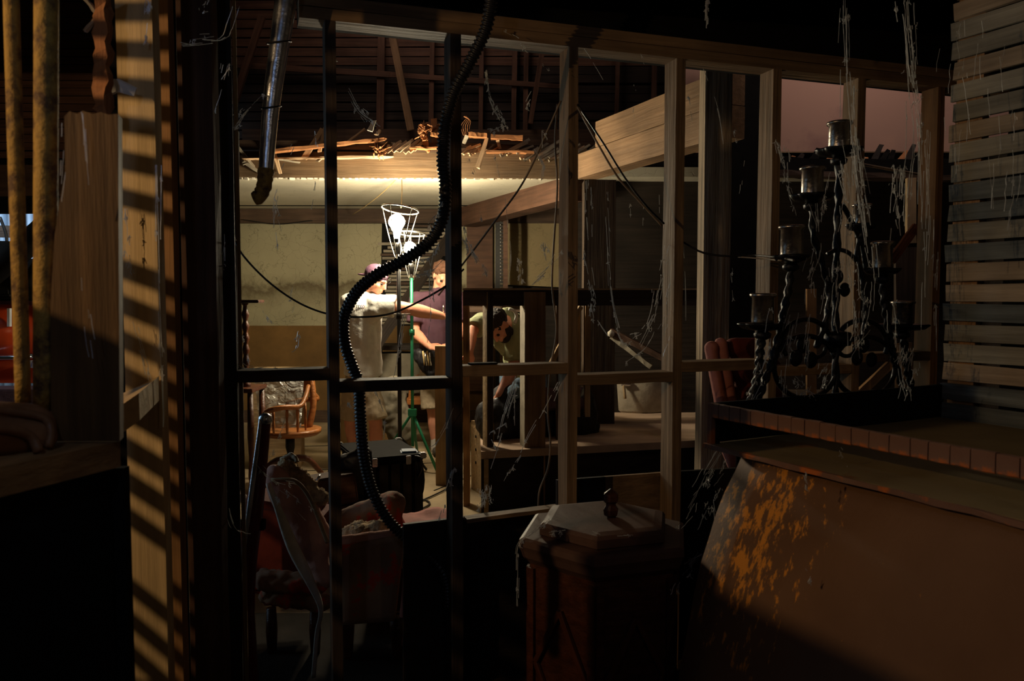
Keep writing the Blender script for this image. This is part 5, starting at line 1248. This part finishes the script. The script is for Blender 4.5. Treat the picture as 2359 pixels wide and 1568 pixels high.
bx = box('plug_box', P(942, 1047, 4.62), (.10, .10, .06), 'blue', None, .2, .008, label='small blue plug box on the corner of the black trunk', cat='plug box')
cl_ = thing('cable_coil', P(955, 1110, 4.6), 'loops of black cable hanging from the blue plug box', 'cable')
for k in range(5):
    rx = 9 + 5 * R.random(); ry = 38 + R.uniform(-10, 12); cx_ = 952 + R.uniform(-9, 7); cy_ = 1100 + R.uniform(-10, 12)
    tube('loop', [P(cx_ + rx * math.cos(a / 12 * 2 * math.pi) * (1 + .2 * k % 2), cy_ + ry * math.sin(a / 12 * 2 * math.pi), 4.55 + .02 * k + .02 * math.sin(a)) for a in range(13)], .005, 'cable', cl_, 40, 6)
tube('lead', [P(950, 1050, 4.55), P(968, 1054, 4.5), P(972, 1075, 4.5), P(962, 1100, 4.55)], .007, 'cable', cl_, 14, 6)
fz0 = [onplane(x, y, (0, 0, .01), (0, 0, 1)) for x, y in ((945, 1155), (975, 1150), (990, 1160), (960, 1175), (930, 1172), (1000, 1140), (1040, 1120))]
tube('floor_lead', fz0, .006, 'cable', cl_, 36, 6)
# pale board + pink cloth on floor
sheet('pink_cloth', [onplane(905, 1215, (0, 0, .30), (0, 0, 1)), onplane(1045, 1205, (0, 0, .30), (0, 0, 1)), onplane(1035, 1172, (0, 0, .30), (0, 0, 1)), onplane(910, 1178, (0, 0, .32), (0, 0, 1))], 14, 10, .015, 'pinkvelvet', None, -.02, 12, label='faded pink cloth lying behind the low wall under the hose', cat='cloth')
box('low_bench', P(975, 1210, 3.75) * 1.0 - Vector((0, -.05, P(975, 1210, 3.75).z - .13)), (.5, .5, .26), 'stud_dark', None, .1, .005, label='low dark box carrying the pink cloth', cat='box')
# pink wing chair behind weathered post
pc = thing('pink_wing_chair', P(1680, 1100, 3.5).xy.to_3d(), 'pink velvet wing chair showing beside the rusty counter', 'armchair')
soft('wing', [('c', P(1637, 800, 3.42), P(1665, 945, 3.42), .028, .026), ('c', P(1637, 805, 3.46), P(1662, 940, 3.5), .028, .028), ('e', P(1640, 800, 3.44), (.03, .05, .03))], 'pinkvelvet', pc, .009, 2)
soft('inner_wing', [('c', P(1660, 792, 3.44), P(1685, 945, 3.44), .03, .03), ('c', P(1660, 795, 3.5), P(1686, 940, 3.5), .03, .03)], 'pinkvelvet', pc, .009, 2)
soft('backrest', [('c', P(1690, 800, 3.5), P(1770, 800, 3.55), .045, .045), ('c', P(1700, 850, 3.52), P(1770, 850, 3.55), .06, .06), ('c', P(1705, 920, 3.52), P(1770, 920, 3.55), .07, .07), ('c', P(1710, 980, 3.5), P(1770, 980, 3.5), .07, .07)], 'redfab', pc, .011, 2)
sheet('skirt', [P(1652, 1010, 3.35), P(1700, 1010, 3.35), P(1712, 1110, 3.32), P(1688, 1110, 3.32)], 6, 8, .006, 'pinkvelvet', pc, -.02, 4)
slab('seat_base', [P(1665, 1080, 3.4), P(1800, 1080, 3.4), P(1800, 1080, 3.9), P(1680, 1080, 3.9)], (0, 0, -.2), 'redfab', pc)
for x in (1675, 1790):
    q = P(x, 1150, 3.45); lathe('leg', [(.018, 0), (.026, .1), (.02, .55)], (q.x, q.y, 0), 'darkredwood', pc, 10)
# small dark tablet lying on the nogging
q = onplane(1112, 838, WO + NV * .045, NV)
box('dark_strip', (q.x, q.y, z_at(1180, 840) + .004), (.10, .04, .006), 'black', None, .32, .001, label='thin dark plate lying on the crosspiece below the bending man', cat='plate')

# ================================================================ FAR LEFT
pp = thing('paper_scrap', P(275, 205, 1.88), 'crumpled white paper caught on a splinter of the pale striped stud', 'paper')
slab('sheet', [P(246, 190, 1.85), P(270, 183, 1.86), P(314, 205, 1.88), P(308, 222, 1.88), P(272, 212, 1.86), P(252, 222, 1.84)], (0, .006, .004), 'paper', pp)
slab('fold', [P(270, 183, 1.855), P(274, 212, 1.855), P(252, 222, 1.84), P(248, 200, 1.84)], (-.004, -.006, 0), 'paper', pp)
sp = thing('splintered_batten', P(240, 130, 1.83), 'thin splintered orange batten left of the pale striped stud', 'batten')
beam('batten', P(236, -30, 1.80), P(238, 260, 1.80), .028, .03, 'lath_orange', sp, (1, 0, 0), 16, .006, ragged=.02)
beam('splinter', P(228, 36, 1.80), P(196, 72, 1.78), .008, .006, 'lath', sp, (1, 0, 0), 4, .001)
beam('splinter', P(222, 30, 1.80), P(196, -4, 1.78), .008, .006, 'lath_grey', sp, (1, 0, 0), 4, .001)
cu = thing('rolled_cushion', P(50, 1000, 1.3), 'brown rolled leather cushion at the left edge, out of focus', 'cushion')
soft('roll', [('c', P(-60, 965, 1.25), P(70, 968, 1.33), .032, .03), ('c', P(-60, 1000, 1.22), P(85, 1005, 1.3), .034, .032), ('e', P(92, 985, 1.32), (.025, .03, .035))], 'leather', cu, .006, 4)
tube('strap', [P(-50, 938, 1.22), P(30, 948, 1.26), P(100, 962, 1.29), P(118, 990, 1.29), P(112, 1030, 1.28)], .007, 'leather', cu, 20, 8)
tube('strap', [P(-50, 985, 1.18), P(20, 988, 1.22), P(70, 1005, 1.25), P(90, 1040, 1.25)], .008, 'leather', cu, 20, 8)
# machine / vehicle in the yard
ve = thing('orange_vehicle', P(20, 850, 6.9).xy.to_3d(), 'orange-red vehicle in the yard behind the yellow pipes', 'vehicle')
vb = [('e', P(20, 760, 7.1), (.75, .6, .36)), ('c', P(-150, 790, 7.0), P(95, 800, 7.0), .33, .33)]
soft('body', vb, 'orangepaint', ve, .025, 8)
slab('lower_body', [P(-150, 830, 6.66), P(110, 830, 6.66), P(110, 882, 6.66), P(-150, 882, 6.66)], (0, .5, 0), 'orangepaint', ve)
tube('bumper', [P(-120, 822, 6.58), P(35, 822, 6.58), P(75, 818, 6.62)], .028, 'chrome', ve, 10, 10, flat=.6)
slab('vent', [P(16, 710, 6.55), P(22, 710, 6.55), P(22, 752, 6.55), P(16, 752, 6.55)], (0, .03, 0), 'platewhite', ve)
slab('plate', [P(66, 830, 6.62), P(100, 829, 6.62), P(100, 847, 6.62), P(70, 847, 6.62)], (0, .02, 0), 'platewhite', ve)
def text(s, px, py, D_, size, mat, par):
    c = bpy.data.curves.new('plate_text', 'FONT'); c.body = s; c.size = size; c.extrude = .001; c.align_x = 'CENTER'; c.align_y = 'CENTER'
    o = bpy.data.objects.new('plate_text', c); COL.objects.link(o); dg = bpy.context.evaluated_depsgraph_get()
    me = bpy.data.meshes.new_from_object(o.evaluated_get(dg)); bpy.data.objects.remove(o)
    return put('plate_text', me, mat, par, Matrix.Translation(P(px, py, D_)) @ Matrix.Rotation(math.pi / 2, 4, 'X'))
text('/', 73, 839, 6.61, .065, 'plateblue', ve); text('7', 79, 839, 6.61, .065, 'platered', ve); text('0', 88, 838.5, 6.61, .06, 'plateblue', ve)
tube('hydraulic_arm', [P(-40, 650, 6.4), P(20, 600, 6.3), P(110, 520, 6.2)], .10, 'black', ve, 8, 8)
tube('hydraulic_arm', [P(62, 655, 6.4), P(95, 600, 6.35)], .05, 'black', ve, 4, 8)
box('engine_box', P(40, 645, 6.6), (.5, .3, .35), 'black', ve, .1, .02)
box('engine_box', P(15, 620, 6.5), (.2, .3, .45), 'black', ve, .1, .02)
tube('hydraulic_hose', [P(0, 500, 6.5), P(14, 540, 6.5), P(16, 580, 6.5)], .012, 'cable', ve, 10, 6)
beam('yard_rail', P(-60, 532, 6.8), P(120, 535, 6.8), .10, .05, 'brownboard', None, (0, 0, 1), 2, label='brown crossbar outside, in front of the corrugated metal wall', cat='rail')
box('yard_kerb', (P(40, 900, 6.4).x, 6.5, P(40, 905, 6.4).z / 2 ), (2.2, .3, P(40, 886, 6.4).z), 'purplecloth', None, 0, .01, label='long grey-purple block under the orange vehicle', cat='block')
# ================================================================ COBWEBS
def web(label, paths, n, spread0, r=.0007, clump=.25, seed=0, group=None):
    """paths: lists of (px, py, D); each becomes n wandering strands with knots of fluff"""
    rr = random.Random(seed); r *= 1.3; pts0 = P(*paths[0][0]); bm = bmesh.new()
    for path in paths:
        base = smoothpath([P(*p) for p in path], 10 + 4 * len(path))
        L = sum((b - a).length for a, b in zip(base, base[1:]))
        spread = spread0 * .75
        for k in range(max(2, int(n * .75))):
            ph = [rr.uniform(0, 6.3) for _ in range(4)]; am = [rr.gauss(0, spread) for _ in range(3)]
            f0 = rr.random() * .85 if rr.random() < .75 else 0; f1 = min(1, f0 + rr.uniform(.08, .4))
            i0 = int(f0 * (len(base) - 1)); i1 = max(i0 + 2, int(f1 * (len(base) - 1)))
            seg = []
            for i in range(i0, min(i1 + 1, len(base))):
                f = i / len(base)
                seg.append(base[i] - pts0 + Vector((am[0] * math.sin(f * 2.2 + ph[0]) + rr.gauss(0, spread * .05), am[1] * math.sin(f * 2 + ph[1]), am[2] * math.sin(f * 2.5 + ph[2]) + rr.gauss(0, spread * .03))))
            if len(seg) > 1: sweep(bm, seg, r * rr.uniform(.5, 1.3), 3, False)
            if rr.random() < clump:
                c = rr.choice(seg)
                for _ in range(rr.randint(2, 6)):
                    p = c + Vector([rr.gauss(0, spread * .3) for _ in range(3)]); q = p + Vector((rr.gauss(0, .002), 0, -rr.uniform(.002, .009))); s = q + Vector((rr.gauss(0, .003), 0, -rr.uniform(-.002, .008)))
                    sweep(bm, [p, q, s], r * rr.uniform(.6, 1.4), 3, False)
    me = bpy.data.meshes.new('cobweb'); bm.to_mesh(me); bm.free()
    return put('cobweb', me, 'web', None, Matrix.Translation(pts0), label=label, cat='cobweb', kind='stuff')
W = 2.72
web('cobweb hanging below the conduit elbow, before the plaster wall', [[(640, 440, W), (632, 500, W), (640, 580, W)], [(630, 470, W), (650, 540, W)]], 9, .008, seed=1)
web('faint cobweb left of the second stud under the ceiling', [[(728, 420, W), (722, 450, W), (712, 500, W)], [(735, 350, W), (725, 300, W)], [(650, 390, W), (690, 310, W)]], 4, .006, seed=2)
web('cobweb high between the second and third studs', [[(795, 210, W), (822, 255, W), (860, 280, W), (890, 295, W), (945, 300, W)], [(830, 260, W), (870, 310, W)], [(752, 40, W), (790, 200, W)]], 10, .014, seed=3)
web('cobweb on the left post beside the conduit', [[(535, 300, 2.4), (575, 250, 2.4), (604, 212, 2.4)], [(538, 270, 2.4), (560, 250, 2.4)], [(540, 300, 2.4), (585, 245, 2.4)]], 8, .008, seed=4)
web('cobweb along the top of the left post, from the ceiling', [[(545, 0, 2.2), (525, 60, 2.2), (505, 92, 2.2), (410, 105, 2.0)], [(480, 0, 2.1), (465, 30, 2.1)], [(525, 150, 2.3), (495, 250, 2.3)]], 12, .012, seed=5)
web('cobweb running down the dark left post', [[(508, 480, 2.38), (520, 540, 2.38), (512, 640, 2.38)], [(515, 1100, 2.38), (540, 1210, 2.38), (590, 1230, 2.6)], [(505, 620, 2.38), (512, 900, 2.38)]], 9, .010, seed=6)
web('cobweb hanging high in the fourth bay, left of the big stud', [[(1120, 165, W), (1132, 240, W), (1158, 280, W), (1172, 300, W)], [(1130, 225, W), (1165, 285, W)], [(1165, 290, W), (1122, 302, W)]], 16, .008, .0009, .8, seed=7)
web('cobweb strands below the top plate, left of the fourth stud', [[(1165, 72, W), (1213, 100, W)], [(1200, 105, W), (1220, 120, W)], [(1250, 150, W), (1266, 162, W)], [(1232, 200, W), (1210, 250, W), (1195, 262, W)]], 7, .007, seed=8)
web('long cobweb over the broken laths, left of the fourth stud', [[(1248, 300, W), (1250, 390, W), (1250, 420, W)], [(1228, 340, W), (1255, 385, W), (1250, 400, W)], [(1250, 300, W), (1262, 320, W)]], 9, .005, seed=9)
web('cobweb strands dangling in front of the inner ceiling beam', [[(1143, 355, W), (1150, 410, W), (1155, 430, W)], [(1165, 455, W), (1172, 540, W), (1175, 600, W), (1168, 650, W)], [(1080, 365, W), (1095, 400, W)], [(1105, 480, W), (1110, 510, W)]], 6, .004, seed=10)
web('cobweb trailing from the third stud beside the dark door', [[(1068, 520, W), (1080, 560, W), (1088, 588, W)], [(1090, 580, W), (1118, 620, W), (1122, 640, W)], [(1068, 550, W), (1085, 590, W)]], 12, .006, .0009, .6, seed=11)
web('cobweb stretched across the rust-stained plaster', [[(1225, 655, W), (1255, 625, W), (1280, 590, W), (1292, 560, W)], [(1195, 600, W), (1203, 650, W)], [(1250, 560, W), (1258, 600, W)]], 12, .010, .0009, .6, seed=12)
web('cobweb caught under the hose near the lamps', [[(955, 635, 2.64), (990, 625, 2.64), (1010, 612, 2.64), (1030, 590, 2.64)], [(985, 520, 2.55), (1010, 490, 2.55), (1022, 460, 2.55)], [(965, 600, 2.62), (995, 590, 2.62), (1010, 560, 2.62)]], 12, .006, .001, .7, seed=13)
web('cobweb strand hanging beside the raised arm', [[(1000, 570, W), (990, 640, W), (992, 740, W), (985, 790, W)], [(990, 600, W), (1000, 700, W)]], 9, .004, seed=14)
web('cobweb draped from the lamp stand tie down to the crosspiece', [[(932, 718, W), (922, 760, W), (912, 850, W), (906, 868, W)], [(935, 715, W), (915, 830, W)]], 9, .004, seed=15)
web('cobweb on the leftmost crosspiece', [[(552, 835, 2.55), (570, 850, 2.55), (610, 845, 2.55), (650, 850, 2.55)], [(550, 760, 2.6), (575, 840, 2.6)]], 14, .010, .0008, .7, seed=16)
web('faint cobweb over the lower plaster wall', [[(660, 820, W), (685, 800, W), (692, 765, W), (710, 790, W)], [(605, 715, W), (630, 745, W)], [(675, 660, W), (668, 720, W)]], 6, .008, seed=17)
web('two long cobwebs hanging from the girder corner', [[(1350, 415, 3.0), (1352, 500, 3.0), (1355, 560, 3.0)], [(1362, 430, 3.0), (1368, 560, 3.0)], [(1395, 420, 3.0), (1402, 560, 3.0), (1405, 650, 3.0), (1412, 700, 3.0), (1425, 755, 3.0)], [(1398, 540, 3.0), (1408, 660, 3.0), (1420, 745, 3.0)]], 9, .006, .0009, .5, seed=18)
web('cobweb curving down left of the broken rail', [[(1343, 575, 3.0), (1355, 640, 3.0), (1365, 690, 3.0), (1375, 730, 3.0), (1400, 770, 3.0)], [(1360, 700, 3.0), (1370, 750, 3.0)], [(1362, 660, 3.0), (1372, 720, 3.0)]], 12, .010, .0009, .6, seed=19)
web('cobweb swag left of the fifth stud', [[(1525, 600, 2.95), (1512, 680, 2.95), (1500, 740, 2.95), (1475, 800, 2.95)], [(1530, 640, 2.95), (1500, 780, 2.95), (1450, 830, 2.95)], [(1515, 720, 2.95), (1485, 760, 2.95), (1450, 770, 2.95)]], 12, .016, .0008, .6, seed=20)
web('fine cobweb hatching on the left face of the fifth stud', [[(1530, 700, 2.98), (1542, 650, 2.98)], [(1525, 760, 2.98), (1545, 700, 2.98)], [(1530, 820, 2.98), (1545, 760, 2.98)], [(1530, 610, 2.98), (1540, 560, 2.98)]], 7, .012, .0005, .1, seed=21)
web('short cobwebs hanging before the plaster strip, right of the column', [[(1452, 470, 3.0), (1453, 525, 3.0)], [(1482, 465, 3.0), (1483, 520, 3.0)], [(1518, 430, 3.0), (1519, 500, 3.0)], [(1400, 430, 3.0), (1401, 470, 3.0)]], 5, .003, seed=22)
web('long thread from the top plate down the fifth bay', [[(1345, 112, 2.8), (1370, 150, 2.8), (1400, 205, 2.8)], [(1475, 125, 2.9), (1490, 160, 2.9)], [(1460, 195, 2.9), (1465, 212, 2.9)], [(1458, 245, 2.9), (1460, 270, 2.9)]], 5, .003, seed=23)
web('thread of cobweb down the weathered post', [[(1605, 120, 3.1), (1625, 170, 3.1), (1655, 260, 3.1), (1668, 350, 3.1)], [(1585, 215, 3.1), (1595, 275, 3.1)]], 7, .004, seed=24)
web('cobwebs in the dark bay right of the weathered post', [[(1690, 290, 3.2), (1695, 330, 3.2)], [(1715, 370, 3.2), (1705, 450, 3.2)], [(1685, 620, 3.2), (1690, 700, 3.2)], [(1575, 560, 3.0), (1580, 700, 3.0), (1576, 800, 3.0)]], 6, .006, seed=25)
web('cobweb over the duffel bag, left of the crosspiece', [[(1188, 870, 2.9), (1160, 960, 2.9), (1130, 1080, 2.9)], [(1190, 890, 2.9), (1150, 1020, 2.9), (1130, 1080, 2.9)], [(1165, 975, 2.9), (1130, 1000, 2.9), (1140, 1030, 2.9)], [(1185, 880, 2.9), (1185, 980, 2.9)]], 11, .006, .0009, .5, seed=26)
web('cobweb slanting across the railing posts to the third stud', [[(1290, 880, 2.85), (1265, 930, 2.85), (1230, 990, 2.85), (1200, 1050, 2.85)], [(1200, 1050, 2.85), (1160, 1110, 2.85)], [(1120, 1120, 2.85), (1110, 1170, 2.85)]], 10, .008, .0009, .6, seed=27)
web('cobweb strands on the lower third stud', [[(1045, 940, 2.66), (1025, 985, 2.66), (1000, 1025, 2.66), (980, 1030, 2.66)], [(1048, 1080, 2.66), (1025, 1160, 2.66), (1015, 1200, 2.66)], [(1045, 1080, 2.66), (1020, 1140, 2.66)]], 8, .006, .0008, .5, seed=28)
web('cobweb tangle at the foot of the railing post', [[(1118, 1130, 3.0), (1108, 1160, 3.0), (1100, 1180, 3.0)], [(1125, 1120, 3.0), (1120, 1170, 3.0)]], 14, .014, .0009, .8, seed=29)
web('cobweb from the runner to the torn chair back', [[(655, 965, 2.8), (640, 1020, 2.8), (625, 1060, 2.8)], [(600, 1070, 2.8), (640, 1110, 2.8), (680, 1120, 2.8)], [(640, 1150, 2.85), (700, 1200, 2.85)], [(660, 1130, 2.85), (720, 1180, 2.85)]], 9, .014, .0007, .5, seed=30)
web('cobweb on the man in white\'s side of the crosspiece', [[(868, 905, 2.75), (885, 960, 2.75), (880, 1010, 2.75)], [(800, 920, 2.75), (830, 950, 2.75)]], 10, .008, .0008, .6, seed=31)
web('cobwebs over the dusty lid of the hexagonal table', [[(1250, 1212, 2.15), (1290, 1170, 2.45)], [(1270, 1225, 2.12), (1340, 1215, 2.25)], [(1365, 1225, 2.12), (1410, 1238, 2.12), (1480, 1228, 2.15)], [(1440, 1180, 2.4), (1530, 1215, 2.25)]], 10, .008, .0006, .7, seed=32)
web('cobweb on the left corner of the hexagonal table', [[(1215, 1232, 2.2), (1195, 1260, 2.2), (1192, 1330, 2.2), (1190, 1440, 2.2)], [(1285, 1172, 2.4), (1215, 1235, 2.2)]], 12, .005, .0006, .6, seed=33)
web('cobweb curtain between the hexagonal table and the counter', [[(1640, 1085, 2.5), (1600, 1150, 2.4), (1560, 1220, 2.3), (1548, 1240, 2.2)], [(1670, 1080, 2.4), (1640, 1150, 2.3), (1610, 1230, 2.2)], [(1660, 1040, 2.5), (1610, 1130, 2.4), (1580, 1200, 2.3)], [(1610, 1280, 2.2), (1560, 1340, 2.1), (1545, 1400, 2.05)]], 12, .022, .0006, .5, seed=34)
web('thin cobwebs on the rusted panel', [[(1850, 1090, 1.78), (1860, 1120, 1.78)], [(1855, 1310, 1.75), (1870, 1330, 1.75), (1850, 1350, 1.75), (1835, 1370, 1.75)], [(1935, 1030, 1.9), (1955, 1085, 1.88)]], 5, .005, .0006, .5, seed=35)
KX = 2.38
web('heavy cobweb curtain hanging over the middle of the candelabra', [[(1950, 0, KX), (1955, 160, KX), (1962, 280, KX), (1975, 420, KX), (1990, 560, KX)], [(1960, 300, KX), (1985, 450, KX), (2010, 600, KX), (2015, 640, KX)], [(1940, 380, KX), (1955, 480, KX), (1950, 560, KX)], [(1965, 200, KX), (1975, 420, KX)]], 26, .020, .0007, .5, seed=36)
web('long cobweb from the ceiling right of the candelabra', [[(2080, 0, 2.2), (2090, 120, 2.2), (2100, 220, 2.2), (2105, 330, 2.2), (2095, 420, 2.2), (2090, 520, 2.2)], [(2100, 60, 2.2), (2110, 200, 2.2), (2120, 330, 2.2)], [(2070, 380, 2.2), (2060, 560, 2.2)]], 24, .018, .0007, .5, seed=37)
web('cobweb on the left upper cups of the candelabra', [[(1810, 350, KX), (1815, 420, KX), (1835, 500, KX)], [(1870, 470, KX), (1880, 560, KX), (1860, 640, KX)], [(1795, 330, KX), (1812, 420, KX)], [(1910, 400, KX), (1890, 500, KX)]], 14, .014, .0006, .5, seed=38)
web('cobweb filling the lower left ring of the candelabra', [[(1835, 700, KX), (1810, 830, KX), (1800, 920, KX)], [(1870, 650, KX), (1865, 740, KX), (1850, 860, KX)], [(1720, 925, KX), (1760, 840, KX), (1780, 720, KX)], [(1900, 840, KX), (1880, 900, KX)], [(1830, 870, KX), (1870, 920, KX)]], 18, .022, .0006, .5, seed=39)
web('cobweb across the lower right ring of the candelabra', [[(1960, 560, KX), (1970, 700, KX), (1975, 820, KX)], [(2000, 640, KX), (1990, 760, KX), (1950, 830, KX)], [(2060, 700, KX), (2075, 850, KX), (2095, 920, KX)], [(1930, 600, KX), (1925, 760, KX)], [(2100, 800, KX), (2080, 920, KX)]], 18, .022, .0006, .5, seed=40)
web('cobwebs down the last stud before the slatted wall', [[(2120, 330, 2.7), (2125, 560, 2.7), (2120, 760, 2.7)], [(2140, 300, 2.7), (2135, 600, 2.7)], [(2155, 500, 2.6), (2150, 800, 2.6)]], 14, .014, .0006, .3, seed=41)
web('dust threads on the slatted wall', [[(2200, 100, 2.4), (2210, 400, 2.4)], [(2250, 60, 2.2), (2240, 380, 2.2)], [(2300, 120, 2.0), (2290, 500, 2.0)], [(2330, 260, 1.9), (2320, 560, 1.9)]], 10, .03, .0005, .2, seed=42)
web('thick dusty thread hanging from the dark ceiling in the upper right', [[(1628, 0, 2.6), (1625, 65, 2.6)], [(1630, 0, 2.6), (1628, 68, 2.6)]], 16, .003, .001, .6, seed=43)
web('cobwebs over the near snapped plank', [[(150, 270, 1.30), (148, 340, 1.30), (140, 460, 1.30)], [(190, 260, 1.31), (200, 420, 1.31), (215, 560, 1.31)], [(195, 640, 1.30), (205, 760, 1.30), (225, 860, 1.30)]], 7, .005, .0005, 0, seed=44)
web('cobweb down the edge of the pale striped stud', [[(360, 380, 1.9), (362, 600, 1.9), (368, 780, 1.9), (375, 1000, 1.9)], [(290, 480, 1.9), (300, 640, 1.9)], [(310, 740, 1.9), (340, 860, 1.9), (345, 880, 1.9)], [(345, 0, 1.9), (335, 90, 1.9)]], 14, .009, .0007, .6, seed=45)
web('thick cobweb at the foot of the bent plank, right of the fourth stud', [[(1420, 760, 3.0), (1440, 790, 3.0), (1480, 770, 3.0)]], 10, .012, .0008, .6, seed=46)
